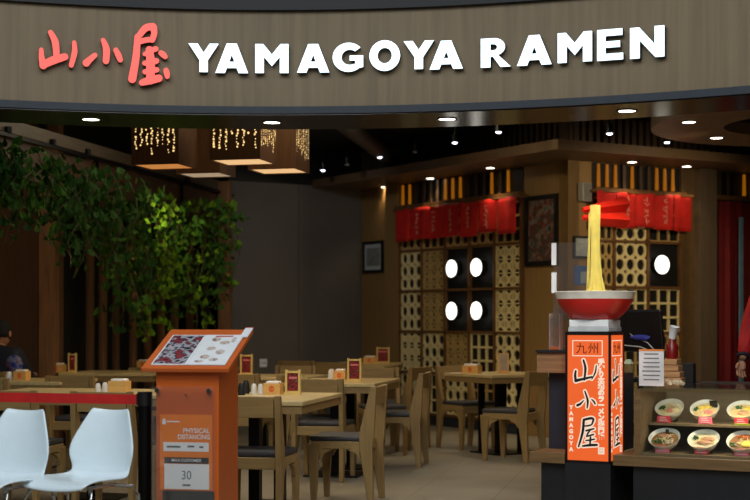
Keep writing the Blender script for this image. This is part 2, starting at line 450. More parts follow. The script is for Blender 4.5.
# bulkhead following both walls
pa = P0-dA*4.6; pb = P0+dB*4.2
nAo = -nA; nBo = -nB
def off(p, k): return p
corner_out = P0+(nAo+nBo)*.72
ptsb = [pa, P0, pb, pb+nBo*.72, corner_out, pa+nAo*.72]
m = MB(); m.prism([(p.x, p.y) for p in ptsb], .10, lambda u, v, w: Vector((u, v, 2.92+w))); struct(m.build('trim_7', M_BULK))
# ------------------------------------------------------------------ walls A (long noren) and B
wa = MB().box(-4.15, .0, 0, .15, 0, 2.92).build('wall_left', M_WALL); struct(place(wa, P0, RA)); wa.name = 'wall_corner_left'
wb = MB().box(.0, 5.0, 0, .15, 0, 2.92).build('wall_corner_right', M_WALL); struct(place(wb, P0, RB))
m = MB().box(-4.15, 0, .02, .15, 3.02, ZC)
for i in range(40): m.box(-4.1+i*.1, -4.1+i*.1+.04, -.03, .02, 3.02, ZC)
o = m.build('wall_upper_left', M_DARKSLAT); struct(place(o, P0, RA))
m = MB().box(0, 5, .02, .15, 3.02, ZC)
for i in range(48): m.box(.06+i*.1, .1+i*.1, -.03, .02, 3.02, ZC)
o = m.build('wall_upper_right', M_DARKSLAT); struct(place(o, P0, RB))
# pilaster at the lattice's left end
struct(place(MB().box(-3.48, -3.2, -.06, 0, 0, 2.92).build('trim_8', M_WALL), P0, RA))
# grey wall from the end of wall A to the left
ge = P0-dA*4.15
gw = MB().box(-1.9, 0, 0, .15, 0, 2.95).build('wall_grey', M_GREY); struct(place(gw, ge, RB))
struct(place(MB().box(-1.9, 0, .0, .15, 2.95, ZC).build('wall_grey_upper', M_BLACK), ge, RB))
struct(place(MB().box(-.92, -.86, -.012, 0, 0, 2.95).build('trim_9', M_GREY), ge, RB))
# socket on grey wall
def on_grey(px):
    k = (px-375)/F
    t = (k*ge.y-ge.x)/(dB.x-k*dB.y)
    return t
ts = on_grey(263); ps = ge+dB*ts; zs = H+(320-363)*ps.y/F
t = empty('wall_socket', 'small white square socket plate low on the charcoal wall', 'socket', ps+Z*zs-nB*.001, RB)
MB().box(-.05, .05, -.012, 0, -.05, .05, .003).build('plate', M_PAPER, t)
m = MB(); [m.box(x-.005, x+.005, -.0135, -.012, -.01, .01) for x in (-.015, .015)]; m.build('socket_holes', M_BLACK, t)

# baseboards
struct(place(MB().box(-3.2, -.75, -.03, 0, 0, .13).build('baseboard_left', M_NAVY), P0, RA))

# ------------------------------------------------------------------ lattice panels
def cell_pattern(kind, x0, z0, w, h, m, T):
    n = 3; cw = w/n; ch = h/n
    if kind == 'grid':
        for i in range(n+1): m.box(x0+i*cw-.012, x0+i*cw+.012, -.03, -.005, z0, z0+h)
        for j in range(n+1): m.box(x0, x0+w, -.03, -.005, z0+j*ch-.012, z0+j*ch+.012)
        return
    for i in range(n):
        for j in range(n):
            cx = x0+(i+.5)*cw; cz = z0+(j+.5)*ch
            if kind in ('circle', 'circlex'):
                k = 16; sq = []; ci = []
                for q in range(k):
                    a = 2*PI*q/k+PI/k
                    c, s_ = math.cos(a), math.sin(a); mx = max(abs(c), abs(s_))
                    sq.append((cx+c/mx*cw/2, cz+s_/mx*ch/2)); ci.append((cx+c*cw*.36, cz+s_*ch*.38))
                m.ring(sq, ci, .022, lambda u, v, w_: Vector((u, -.028+w_, v)))
            if kind in ('cross', 'circlex'):
                tb = .012
                for sg in (1, -1):
                    a = Vector((cx-cw/2, 0, cz-sg*ch/2)); b = Vector((cx+cw/2, 0, cz+sg*ch/2))
                    d = (b-a).normalized(); nrm = Vector((-d.z, 0, d.x))*tb
                    m.prism([((a+nrm).x, (a+nrm).z), ((b+nrm).x, (b+nrm).z), ((b-nrm).x, (b-nrm).z), ((a-nrm).x, (a-nrm).z)], .016, lambda u, v, w_: Vector((u, -.024+w_, v)))
            if kind == 'cross':
                m.box(cx-cw/2-.007, cx-cw/2+.007, -.03, -.006, cz-ch/2, cz+ch/2); m.box(cx-cw/2, cx+cw/2, -.03, -.006, cz-ch/2-.007, cz-ch/2+.007)
                m.ring(ell(cx, cz, cw*.24, ch*.24, n=12), ell(cx, cz, cw*.13, ch*.13, n=12), .02, lambda u, v, w_: Vector((u, -.028+w_, v)))
    if kind == 'cross': m.box(x0+w-.007, x0+w, -.03, -.006, z0, z0+h); m.box(x0, x0+w, -.03, -.006, z0+h-.007, z0+h)
ROWS = [.13, .62, 1.11, 1.60, 2.09, 2.56]
rown = ['bottom row', 'second row from the floor', 'third row from the floor', 'fourth row from the floor', 'top row under the noren']
coln = ['leftmost column', 'second column', 'middle column', 'fourth column', 'rightmost column']
def lattice(origin, rot, xs, kinds, wallname, labels_col):
    t = empty('lattice_screen', 'tall wooden lattice screen, '+wallname, 'lattice screen', origin, rot)
    MB().box(xs[0], xs[-1], -.004, -.0005, .13, 2.6).build('backing', M_BLACK, t)
    fr = MB()
    for x in xs: fr.box(x-.016, x+.016, -.05, -.004, .13, 2.6)
    for z in ROWS[:-1]+[2.585]: fr.box(xs[0], xs[-1], -.05, -.004, z-.014, z+.014)
    fr.build('frame', M_SHELF, t)
    for c in range(len(xs)-1):
        for r_ in range(5):
            kd, mt = kinds[r_][c]
            if kd is None: continue
            m = MB(); a = xs[c]+.017; b = xs[c+1]-.017; z0 = ROWS[r_]+.015; z1 = ROWS[r_+1]-.015
            cell_pattern(kd, a, z0, b-a, z1-z0, m, None)
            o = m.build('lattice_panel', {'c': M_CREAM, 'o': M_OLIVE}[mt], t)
            desc = {'circle': 'nine round holes', 'cross': 'star crossing bars', 'circlex': 'circles crossed by bars', 'grid': 'square window grid'}[kd]
            o['label'] = '%s panel with %s, %s, %s' % ('cream' if mt == 'c' else 'dim brown', desc, labels_col[c], rown[r_])
xsA = [-3.18+.486*i for i in range(6)]
KA = [[('circle', 'c'), ('grid', 'c'), ('circle', 'c'), ('grid', 'c'), ('circle', 'c')],
      [('cross', 'c'), ('circle', 'c'), ('cross', 'o'), ('grid', 'o'), ('circle', 'c')],
      [('cross', 'c'), ('circle', 'c'), ('circlex', 'o'), ('grid', 'o'), ('circle', 'c')],
      None, None]
KA[3-1] = [('cross', 'c'), ('circle', 'c'), ('circlex', 'c'), ('grid', 'c'), ('circle', 'c')]
KA = [[('circle', 'c'), ('grid', 'c'), ('circle', 'c'), ('grid', 'o'), ('circle', 'c')],
      [('cross', 'c'), ('circle', 'c'), ('circlex', 'o'), ('grid', 'c'), ('circle', 'c')],
      [('circle', 'c'), ('circlex', 'o'), (None, ''), (None, ''), ('cross', 'c')],
      [('circle', 'c'), ('circlex', 'o'), (None, ''), (None, ''), ('cross', 'c')],
      [('circle', 'o'), ('grid', 'o'), ('circle', 'o'), ('circle', 'o'), ('grid', 'o')]]
lattice(P0, RA, xsA, KA, 'holding four round lamps under the long noren', coln)
xsB = [.30, .60, 1.08, 1.56]
KB = [[('grid', 'o'), ('grid', 'o'), ('grid', 'o')], [('circle', 'o'), ('grid', 'o'), ('circle', 'o')], [('circle', 'o'), ('grid', 'c'), ('grid', 'c')],
      [('circle', 'o'), ('circle', 'c'), (None, '')], [('grid', 'o'), ('circle', 'c'), ('grid', 'o')]]
lattice(P0, RB, xsB, KB, 'with the single round lamp behind the giant noodles', ['narrow left column', 'middle column', 'right column'])
# round lamps on dark panels
def round_lamp(origin, rot, x, z, label, group):
    d = Vector((math.cos(rot), math.sin(rot), 0)); n_ = Vector((-math.sin(rot), math.cos(rot), 0))
    t = empty('round_wall_lamp', label, 'wall lamp', origin+d*x+Z*z, rot, group)
    MB().lathe([(0, 0), (.088, 0), (.088, .085), (0, .085)], 32).xf(Matrix.Rotation(PI/2, 4, 'X')).build('drum', M_BLACK, t).location = (0, -.005, 0)
    MB().lathe([(0, .0), (.098, .0), (.1, .006), (.1, .014), (.09, .02), (0, .022)], 32).xf(Matrix.Rotation(PI/2, 4, 'X')).build('glowing_disc', E_DISC, t, True).location = (0, -.09, 0)
for (c, r_, lb) in [(2, 3, 'upper left of the four'), (3, 3, 'upper right of the four'), (2, 2, 'lower left of the four'), (3, 2, 'lower right of the four')]:
    round_lamp(P0, RA, xsA[c]+.243-.02, ROWS[r_]+.245, 'glowing round white lamp below the long noren, '+lb, 'four round lamps on the left wall')
round_lamp(P0, RB, (xsB[2]+xsB[3])/2-.09, 1.85, 'single glowing round white lamp on a black panel, right of the giant noodles', None)

# slatted transom above the norens
def transom(origin, rot, x0, x1, gold, step, label):
    t = empty('slat_transom', label, 'transom', origin, rot)
    MB().box(x0, x1, -.012, -.001, 2.63, 2.915).build('back_panel', M_BLACK, t)
    m = MB(); m.box(x0-.03, x1+.03, -.10, -.001, 2.6, 2.645); m.build('sill', M_SHELF, t)
    n = int((x1-x0)/step)
    for i in range(n):
        x = x0+(i+.5)*step
        if i in gold:
            MB().prism([(x-.019, 2.66), (x+.019, 2.66), (x+.012, 2.9), (x-.012, 2.9)], .02, lambda u, v, w: Vector((u, -.05+w, v))).build('gold_slat', E_GOLD, t)
        else:
            MB().box(x-.022, x+.022, -.05, -.03, 2.65, 2.915).build('dark_slat', M_DARKSLAT, t)
transom(P0, RA, -3.18, -.75, {0, 1, 6, 7, 8, 12, 14, 15}, .152, 'slatted wooden transom with glowing gold slats above the long red noren')
transom(P0, RB, .32, 1.57, {0, 1, 2, 4, 7, 8, 9}, .118, 'slatted wooden transom with glowing gold slats above the short red noren')
transom(P0, RB, 2.08, 4.0, {3, 4, 6, 7, 9, 11}, .13, 'slatted wooden transom with glowing gold slats above the dark red kitchen curtain')

# norens
M_NTXT = plain('faded white noren print', (236, 150, 134), .8, var=.1)
def cloth(x0, x1, z0, z1, amp, freq, ph, sag=0, nx=24, nz=8, y=0):
    m = MB(); g = []
    for i in range(nx+1):
        col_ = []
        for j in range(nz+1):
            u = i/nx; v = j/nz
            x = x0+(x1-x0)*u; zz = z0+(z1-z0)*v+sag*math.sin(u*PI)*(1-v)
            yy = y+amp*(1-.6*v)*math.sin(freq*u*2*PI+ph)+.3*amp*math.sin(freq*2.3*u*2*PI+ph*2)
            col_.append(m.bm.verts.new((x, yy, zz)))
        g.append(col_)
    for i in range(nx):
        for j in range(nz): m.bm.faces.new((g[i][j], g[i+1][j], g[i+1][j+1], g[i][j+1]))
    return m
def noren(origin, rot, x0, x1, z0, z1, n, label):
    t = empty('noren', label, 'noren curtain', origin, rot)
    MB().tube([(x0-.05, -.14, z1+.0), (x1+.05, -.14, z1)], .011).build('rod', M_SHELF, t)
    m = MB()
    for x in (x0-.03, x1+.03): m.box(x-.008, x+.008, -.14, -.0, z1-.01, z1+.02)
    m.build('bracket', M_SHELF, t)
    w = (x1-x0)/n
    for i in range(n):
        a = x0+i*w+.004; b = x0+(i+1)*w-.004
        o = cloth(a, b, z0+random.uniform(-.02, .015), z1+.006, .012, .8, random.uniform(0, 6), y=-.15).build('cloth_panel', M_RED, t, True)
        sd = o.modifiers.new('thick', 'SOLIDIFY'); sd.thickness = .003
        if i in (0, ) or (n > 4 and i == n-1): continue
        m = MB()
        cx = (a+b)/2
        for q in range(5):
            zc = z1-.07-q*.055
            for k in range(3):
                x_ = cx+random.uniform(-.02, .02); z_ = zc+random.uniform(-.015, .015); an = random.choice([0, PI/2, .6, -.6])
                dx, dz = .022*math.cos(an), .022*math.sin(an)
                ol = capsule([(x_-dx, z_-dz), (x_, z_+.003), (x_+dx, z_+dz)], .009)
                m.prism(ol, .002, lambda u, v, w_: Vector((u, -.172+w_, v)))
        m.build('print', M_NTXT, o)
noren(P0, RA, -3.12, -.70, 2.21, 2.585, 7, 'long bright red noren hanging over the lattice with four round lamps')
noren(P0, RB, .26, 1.62, 2.235, 2.60, 5, 'short bright red noren hanging behind the giant noodles')

# framed pieces
def framed(origin, rot, x0, x1, z0, z1, fw, label, art, name='picture_frame', matte=None, cat='picture'):
    t = empty(name, label, cat, origin+Vector((math.cos(rot), math.sin(rot), 0))*((x0+x1)/2)+Z*((z0+z1)/2), rot)
    w = (x1-x0)/2; h = (z1-z0)/2
    m = MB()
    m.ring([(-w, -h), (w, -h), (w, h), (-w, h)], [(-w+fw, -h+fw), (w-fw, -h+fw), (w-fw, h-fw), (-w+fw, h-fw)], .028, lambda u, v, q: Vector((u, -.03+q, v)))
    m.build('frame', M_BLACK, t)
    if matte: MB().box(-w+fw, w-fw, -.012, -.004, -h+fw, h-fw).build('matte', matte, t); k = .05
    else: k = 0
    MB().box(-w+fw+k, w-fw-k, -.016, -.0125, -h+fw+k, h-fw-k).build('artwork', art, t)
    MB().box(-w+fw, w-fw, -.0205, -.0195, -h+fw, h-fw).build('glazing', M_GLASS, t)
    return t
art1 = voro('painted figure print', [(50, 58, 64), (84, 98, 100), (104, 78, 64), (132, 60, 50), (150, 136, 116), (84, 104, 110), (50, 46, 46)], 11, .3)
framed(P0, RA, -.70, -.15, 1.83, 2.585, .05, 'large black framed dark painting on the corner wall beside the long noren', art1)
cert = voro('certificate print', [(150, 146, 140), (168, 166, 160), (120, 116, 112)], 9)
framed(P0, RA, -4.08, -3.6, 1.85, 2.25, .035, 'small black framed certificate beside the charcoal wall', cert, matte=M_PAPER, cat='certificate')
seas = voro('pale landscape print', [(160, 170, 184), (216, 220, 222), (180, 182, 190)], 5)
framed(P0, RB, .06, .36, 1.9, 2.13, .02, 'small black framed pale print behind the giant noodles', seas)
t = empty('blue_notice', 'small blue and white notice on the wall under the pale print', 'notice', P0+dB*.2+Z*1.72, RB)
MB().box(-.12, .12, -.01, -.001, -.1, .1).build('board', plain('notice blue', (60, 100, 170), .5), t)
MB().box(-.04, .11, -.012, -.0102, -.085, .04).build('sheet', plain('notice pale blue', (150, 170, 190), .5), t)
t = empty('wall_speaker', 'small white wall speaker high up beside the short noren', 'speaker', P0+dB*.19+Z*2.59, RB)
MB().box(-.065, .065, -.09, -.001, -.1, .1, .015).build('cabinet', plain('grey white plastic', (150, 148, 142), .5), t)
MB().box(-.05, .05, -.0935, -.0905, -.085, .085).build('grille', plain('speaker grille', (120, 118, 112), .7), t)

# pillar and lit jamb on wall B, curtain
struct(place(MB().box(1.58, 1.78, -.03, 0, 0, 2.92).build('trim_10', plain('lit jamb panel', (150, 122, 84), .28, .6)), P0, RB))  # paler, shinier colour stands in for downlight falling on the jamb
struct(place(MB().box(1.78, 2.03, -.12, 0, 0, 2.92).build('trim_11', M_PILLAR), P0, RB))
t = empty('kitchen_curtain', 'long dark red curtain hanging from a rod at the kitchen doorway', 'curtain', P0, RB)
MB().tube([(2.05, -.1, 2.585), (4.4, -.1, 2.585)], .012).build('rod', M_CHROME, t)
for i in range(5):
    a = 2.07+i*.42
    o = cloth(a, a+.4, .1, 2.58, .035, 2, i*1.7, y=-.1, nx=30, nz=4).build('cloth_panel', M_DRED, t, True)
    sd = o.modifiers.new('thick', 'SOLIDIFY'); sd.thickness = .003
o = place(MB().box(2.31, 2.37, -.19, -.172, .4, 2.4, .004).build('curtain_gap_strip', plain('pale blue strip', (110, 150, 176), .6)), P0, RB)  # added pale strip in place of an opening between curtain panels
tag(o, 'narrow pale blue strip standing in for a gap in the dark red curtain', 'curtain gap')

# ------------------------------------------------------------------ small ceiling spots, ducts
for i, (px, py, Y, lb) in enumerate([(379.7, 157.6, 16.2, 'bright one nearest the bulkhead end'), (454.7, 143, 15.0, 'one over the middle of the bulkhead'), (498.5, 132.4, 13.8, 'one above the bulkhead near the corner'),
                      (609.5, 134, 13.6, 'one left of the round ceiling disc'), (667, 142.7, 14.6, 'one behind the round ceiling disc'), (323, 170.7, 17.2, 'lowest one over the charcoal wall')]):
    p = at(px, py, Y)
    t = empty('ceiling_spot', 'tiny cool spotlight hanging under the black ceiling, '+lb, 'spotlight', p, 0, 'small spots under the black ceiling')
    MB().tube([(0, 0, .005), (0, 0, .09)], .035, 14).build('housing', M_METAL, t, True)
    MB().tube([(0, 0, .09), (0, 0, ZC-p.z)], .006, 8).build('stem', M_METAL, t)
    MB().lathe([(0, -.012), (.022, -.006), (.03, .006), (0, .006)], 16).build('lens', E_SPOT, t, True)
for i, (px, py, Y, lb) in enumerate([(347, 165, 16.6, 'left of the bright one'), (414.7, 152, 15.6, 'right of the bright one')]):
    p = at(px, py, Y)
    t = empty('ceiling_spot', 'tiny unlit spotlight hanging under the black ceiling, '+lb, 'spotlight', p, 0, 'small spots under the black ceiling')
    MB().tube([(0, 0, .005), (0, 0, .09)], .035, 14).build('housing', M_METAL, t, True)
    MB().tube([(0, 0, .09), (0, 0, ZC-p.z)], .006, 8).build('stem', M_METAL, t)
    MB().lathe([(0, -.012), (.022, -.006), (.03, .006), (0, .006)], 16).build('lens', plain('dim lens', (150, 150, 160), .3), t, True)
M_DUCT = plain('grey duct', (70, 64, 58), .5, .3)
d0 = Vector((-.4, 13.4, 3.16)); d1 = Vector((.25, 17.6, 3.16))
o = MB().tube([d0, d1], .09, 14).build('air_duct', M_DUCT, None, True); tag(o, 'grey round duct running under the black ceiling above the tables', 'duct')

# round ceiling disc on the right
ring_o = ell(0, 0, 1.45, 1.45, n=64); ring_i = ell(-.15, -.05, .72, .72, n=64)
m = MB(); m.ring(ring_o, ring_i, .1, lambda u, v, w: Vector((u, v, w)))
cd = m.build('trim_12', plain('disc ceiling paint', (140, 112, 84), .45)); struct(cd); cd.location = (3.75, 11.9, 2.85)
m = MB(); m.lathe([(0, .3), (.72, .3), (.72, .1), (.74, .1), (.74, .32), (0, .32)], 48, (-.15, -.05, 0)); o = m.build('trim_13', plain('plum recess', (60, 36, 60), .5)); struct(o); o.location = (3.75, 11.9, 2.85)
for (px, py, lb) in [(689, 122.2, 'nearer one'), (716.6, 138, 'farther one')]:
    Y = (2.848-H)*F/(320-py); X = (px-375)*Y/F
    downlight((X, Y, 2.8495), .055, 'round warm downlight in the round ceiling disc, '+lb, group='downlights in the ceiling disc', power=20, color=WARM, size=100, ring=M_BULK)

# ------------------------------------------------------------------ lanterns
def lantern(cx, cy, zb, w, h, dm, label, faces=(0, 1)):
    t = empty('square_lantern', label, 'pendant lamp', (cx, cy, zb), R(-14), 'square wooden lanterns')
    a = w/2
    m = MB(); m.ring([(-a, -a), (a, -a), (a, a), (-a, a)], [(-a+.012, -a+.012), (a-.012, -a+.012), (a-.012, a-.012), (-a+.012, a-.012)], h, lambda u, v, q: Vector((u, v, q)))
    m.build('shade', M_LANT, t)
    MB().box(-a+.012, a-.012, -a+.012, a-.012, .006, .014).build('diffuser', dm, t)
    MB().box(-a+.012, a-.012, -a+.012, a-.012, h-.02, h-.01).build('top_plate', M_LANT, t)
    MB().tube([(0, 0, h-.01), (0, 0, ZC-zb)], .012, 10).build('stem', M_METAL, t)
    m = MB()
    for face in faces:
        Rm = Matrix.Rotation(face*PI/2, 4, 'Z')
        for s in range(8):
            x = -a+.04+s*(w-.08)/7
            L = random.uniform(.1, .22)
            z = h-.03
            while z > h-.10-L-.05:
                if random.random() < .95:
                    r_ = random.uniform(.004, .010); xx = x+random.uniform(-.008, .008)
                    vs = [m.bm.verts.new(Rm @ Vector((xx+r_*math.cos(q*PI/3), -a-.001, z+r_*math.sin(q*PI/3)))) for q in range(6)]
                    m.bm.faces.new(vs)
                z -= random.uniform(.014, .024)
    if faces: m.build('cutout_pattern', E_HOLE, t)
    l = bpy.data.lights.new('lantern_glow', 'AREA'); l.energy = 5; l.color = (1, .72, .42); l.size = w*.8
    o = bpy.data.objects.new('lantern_glow', l); COL.objects.link(o); o.location = (cx, cy, zb-.01)
for (px, py, zb, dm, lb, w, h, fs) in [(164.5, 167, 2.45, E_LANTO, 'the leftmost, with amber underside', .39, .44, (0,)), (243.5, 162.5, 2.45, E_LANT, 'the front middle one with a bright underside', .40, .44, (0, 1)), (279, 171.5, 2.46, E_LANT, 'the rightmost, farther back', .40, .44, (1,)), (206, 175.5, 2.44, E_LANTW, 'the lowest one with a pale underside, between the others', .38, .44, ())]:
    Y = (zb-H)*F/(320-py); lantern((px-375)*Y/F, Y, zb, w, h, dm, 'square wooden lantern, '+lb, fs)

# ------------------------------------------------------------------ chairs & tables
def chair_proto():
    t = empty('dining_chair', 'x', 'chair', (0, 0, 0), 0, 'wooden dining chairs')
    W = .21
    for s in (-1, 1):
        x = s*(W-.02)
        T = lambda u, v, w: Vector((x+(w-.0175), u, v))
        MB().prism([(-.235, 0), (-.195, 0), (-.135, .40), (-.135, .48), (-.215, .80), (-.255, .80), (-.235, .45), (-.225, .38)], .035, T).build('back_post', M_CHAIR, t, bevel=.004)
        MB().prism([(.165, 0), (.2, 0), (.225, .405), (.13, .405), (.15, .3)], .035, T).build('leg', M_CHAIR, t, bevel=.004)
    m = MB()
    for s in (-1, 1):
        x = s*(W-.02)
        T = lambda u, v, w: Vector((x+(w-.014), u, v))
        m.prism([(-.14, .36), (-.14, .425), (.2, .425), (.2, .36), (.12, .37), (.10, .375), (-.06, .375), (-.1, .365)], .028, T)
        m.prism([(.14, .37), (.05, .37), (.11, .34), (.14, .29)], .026, T)
        m.prism([(-.14, .37), (-.14, .30), (-.11, .345), (-.05, .37)], .026, T)
    m.box(-W+.03, W-.03, .175, .205, .355, .425); m.box(-W+.03, W-.03, -.175, -.145, .355, .425)
    m.build('seat_frame', M_CHAIRX, t, bevel=.003)
    MB().box(-W+.01, W-.01, -.14, .215, .425, .462, .014).build('seat_cushion', M_CUSH, t, True)
    T = lambda u, v, w: Vector((w-(W-.045), u, v))
    MB().prism([(-.238, .668), (-.208, .668), (-.225, .795), (-.25, .795)], 2*(W-.045), T).build('backrest', M_CHAIRX, t, bevel=.004)
    return t
CH = chair_proto(); used = [False]
def chair(p, rz, label, z=0):
    loc = (p[0], p[1], 0); lab = 'wooden dining chair, '+label
    if not used[0]:
        used[0] = True; CH.location = loc; CH.rotation_euler = (0, 0, rz); CH['label'] = lab; return CH
    return dup(CH, loc, rz, lab)
def table(c, rz, L, W, label, square=False):
    t = empty('dining_table', 'wooden dining table, '+label, 'table', (c[0], c[1], 0), rz, 'wooden dining tables')
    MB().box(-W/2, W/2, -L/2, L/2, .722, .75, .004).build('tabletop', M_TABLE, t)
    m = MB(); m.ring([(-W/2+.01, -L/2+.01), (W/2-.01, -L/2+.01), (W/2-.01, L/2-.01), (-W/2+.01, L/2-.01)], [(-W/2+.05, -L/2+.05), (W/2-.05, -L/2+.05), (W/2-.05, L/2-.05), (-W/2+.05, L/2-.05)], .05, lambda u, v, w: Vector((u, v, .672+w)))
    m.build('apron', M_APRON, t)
    if square:
        for px_, py_ in ((-.13, -.13), (.13, -.13), (-.13, .13), (.13, .13)): MB().box(px_-.022, px_+.022, py_-.022, py_+.022, .0145, .672).build('pedestal', M_METAL, t)
    for y in ([-L*.27, L*.27] if L > .9 else [0]):
        m = MB(); m.box(-.035, .035, y-.035, y+.035, .015, .70); m.box(-W*.35, W*.35, y-.04, y+.04, .69, .72); m.build('pedestal', M_METAL, t)
        MB().box(-.22, .22, y-.2, y+.2, 0, .014, .004).build('base_plate', M_METAL, t)
    return t
table((-.70, 9.456), GR, 1.1, .75, 'nearest one, right of the orange lectern')
table((-.26, 11.94), GR, 1.1, .75, 'second in the middle row, behind the nearest table')
chair((-.715, 8.82), GR, 'nearest one with its back to the viewer, right of the lectern')
chair((-.20, 10.0), R(78.5), 'side on in the foreground, at the right side of the nearest table')
chair((-.40, 11.35), GR, 'back to the viewer between the nearest and second tables')
chair((.20, 12.45), R(78.5), 'side on at the right side of the second table')
TN = P0*0+Vector((1.06, 13.05, 0)); tc_ = TN-dA*.38+dB*.38
table((tc_.x, tc_.y), RA, .78, .76, 'square one in front of the lattice wall, beside the dark counter', True)
c5 = tc_-dA*.50; chair((c5.x-.02, c5.y+.1), RA+R(-90), 'behind the table in front of the lattice wall')
c6 = TN+Vector((.17, -.16, 0)); chair((c6.x, c6.y), R(60), 'near side of the lattice wall table, beside the dark counter')
c8 = (.22, 13.95)
chair((.24, 14.1), R(60), 'left of the lattice wall table, in front of the cream panels')
chair((.06, 13.5), R(190), 'facing the viewer at the far end of the second table')
table((-.15, 16.6), GR, 1.2, .75, 'farthest one by the certificate')
chair((-.42, 15.75), GR, 'back to the viewer at the farthest table')
chair((-.83, 16.3), GR, 'in front of the charcoal wall, left of the farthest table')
table((-1.0, 13.0), GR, .75, 1.0, 'middle one behind the lectern, under the charcoal wall')
chair((-.83, 14.1), R(180-11.5), 'facing the viewer behind the middle table at the charcoal wall')
chair((-1.12, 12.35), GR, 'back to the viewer at the middle table, half hidden by the lectern')
chair((-.52, 11.95), R(-101), 'left side of the second table, seen beyond the nearest table')
# left seating
table((-1.98, 10.15), GR, .8, 1.35, 'left one behind the red belt barrier')
chair((-2.32, 9.5), GR, 'back to the viewer between the two white chairs')
chair((-1.68, 9.35), GR, 'back to the viewer behind the right white chair')
table((-2.95, 12.1), GR, .8, 1.0, 'leftmost one in front of the seated person')
chair((-2.98, 11.4), GR, 'leftmost one, back to the viewer at the leftmost table')
chair((-2.42, 11.9), GR, 'back to the viewer at the right of the leftmost table')
table((-2.45, 13.95), GR, .8, .95, 'far left one with the tall menu holder, under the vines')
chair((-1.9, 13.3), R(78), 'turned sideways under the vines, right of the far left table')
table((-1.95, 15.3), GR, .8, 1.1, 'far one under the brighter vines')
chair((-2.0, 14.6), GR, 'back to the viewer at the far table under the brighter vines')

# ------------------------------------------------------------------ table-top things
M_STANDW = wood('menu frame wood', (214, 184, 104), .5, 'Z', .1)
M_MENU = voro('menu card print', [(30, 14, 16), (70, 18, 24), (150, 40, 44), (40, 20, 24), (200, 150, 120)], 28)
M_CADDY = wood('caddy wood', (222, 170, 92), .5, 'X', .1)
M_LOGO = plain('orange logo', (226, 92, 22), .5)
M_TISS = plain('tissue white', (236, 230, 220), .7)
M_CERAM = plain('white ceramic', (220, 216, 206), .25, var=.03)
TT = .7505
def menu_stand(px, py, Y, label, w=.1, h=.16, rz=GR):
    p = at(px, py, Y)
    t = empty('menu_stand', 'menu stand with dark red card, '+label, 'menu stand', (p.x, p.y, TT), rz, 'menu stands')
    m = MB()
    m.box(-w/2, -w/2+.014, -.012, .012, 0, h); m.box(w/2-.014, w/2, -.012, .012, 0, h); m.box(-w/2+.014, w/2-.014, -.01, .01, h-.022, h-.008); m.box(-w/2+.014, w/2-.014, -.01, .01, .006, .022)
    m.build('frame', M_STANDW, t)
    MB().box(-w/2-.005, w/2+.005, -.03, .03, -.0, .006).build('foot', M_STANDW, t)
    c = MB().box(-w/2+.014, w/2-.014, -.004, .004, .022, h-.022).build('menu_card', M_MENU, t)
    MB().box(-w/2+.025, w/2-.025, -.0055, -.0042, h-.062, h-.047).build('heading', plain('menu heading pink', (220, 120, 120), .5), c)
def caddy(px, Y, label, w=.12, rz=GR, logo=True, dy=0, h=.075):
    p = at(px, 0, Y)
    t = empty('condiment_caddy', ('wooden napkin caddy with orange mark, ' if logo else 'wooden napkin caddy, ')+label, 'caddy', (p.x, p.y+dy, TT), rz, 'napkin caddies')
    m = MB(); a = w/2; b = .05
    m.ring([(-a, -b), (a, -b), (a, b), (-a, b)], [(-a+.008, -b+.008), (a-.008, -b+.008), (a-.008, b-.008), (-a+.008, b-.008)], h, lambda u, v, q: Vector((u, v, q)))
    m.box(-a+.008, a-.008, -b+.008, b-.008, 0, .006)
    m.build('box', M_CADDY, t)
    if logo:
        m = MB(); m.ring(ell(0, h/2, .02, .02, n=16), ell(0, h/2, .01, .01, n=16), .001, lambda u, v, q: Vector((u, -b-.0015+q, v))); m.box(-.004, .004, -b-.0015, -b-.0002, h/2-.02, h/2+.022); m.build('emblem', M_LOGO, t)
    MB().box(-a+.015, a-.012, -b+.012, b-.012, .01, h+.014, .006).build('napkins', M_TISS, t)
def shaker(px, Y, label, h=.07, r=.02, mat=None, kind='ceramic_shaker', cat='shaker'):
    p = at(px, 0, Y)
    t = empty(kind, label, cat, (p.x, p.y, TT), 0, 'shakers and bottles')
    MB().lathe([(0, 0), (r, 0), (r*1.05, h*.3), (r*.9, h*.75), (0, h*.75)], 20).build('body', mat or M_CERAM, t, True)
    MB().lathe([(0, h*.751), (r*.85, h*.751), (r*.6, h), (0, h*1.02)], 20).build('cap', mat or M_CERAM, t, True)
menu_stand(293, 394, 9.72, 'nearest one on the nearest table', .105, .165)
caddy(273.5, 9.72, 'on the nearest table beside its menu stand', .115)
shaker(260.5, 9.7, 'white shaker on the nearest table, next to the napkin box')
shaker(254, 9.75, 'white shaker on the nearest table, left of the other one')
shaker(246, 9.8, 'black bottle on the nearest table, beside the lectern', .09, .024, M_BLACK, 'sauce_bottle', 'bottle')
shaker(241.5, 9.6, 'black bottle on the nearest table, half behind the lectern', .08, .024, M_BLACK, 'sauce_bottle', 'bottle')
menu_stand(354.5, 383, 11.72, 'on the second table', .115, .19)
caddy(340.5, 12.1, 'on the second table beside its menu stand', .1)
shaker(331.5, 12.2, 'white shaker on the second table', .085, .03)
menu_stand(383, 363, 16.6, 'farthest one, on the table by the certificate', .15, .19)
caddy(370, 16.6, 'on the farthest table', .14)
menu_stand(246.5, 375, 13.1, 'on the middle table, right of the lectern top', .115, .19)
caddy(472, 13.55, 'on the lattice wall table', .16, RA+PI/2-R(60))
p = at(503.5, 373, 13.5)
t = empty('menu_holder', 'upright wooden holder with pale card on the lattice wall table', 'menu holder', (p.x, p.y, TT), GR)
MB().box(-.055, .055, -.03, .03, 0, .015).build('foot', M_CADDY, t)
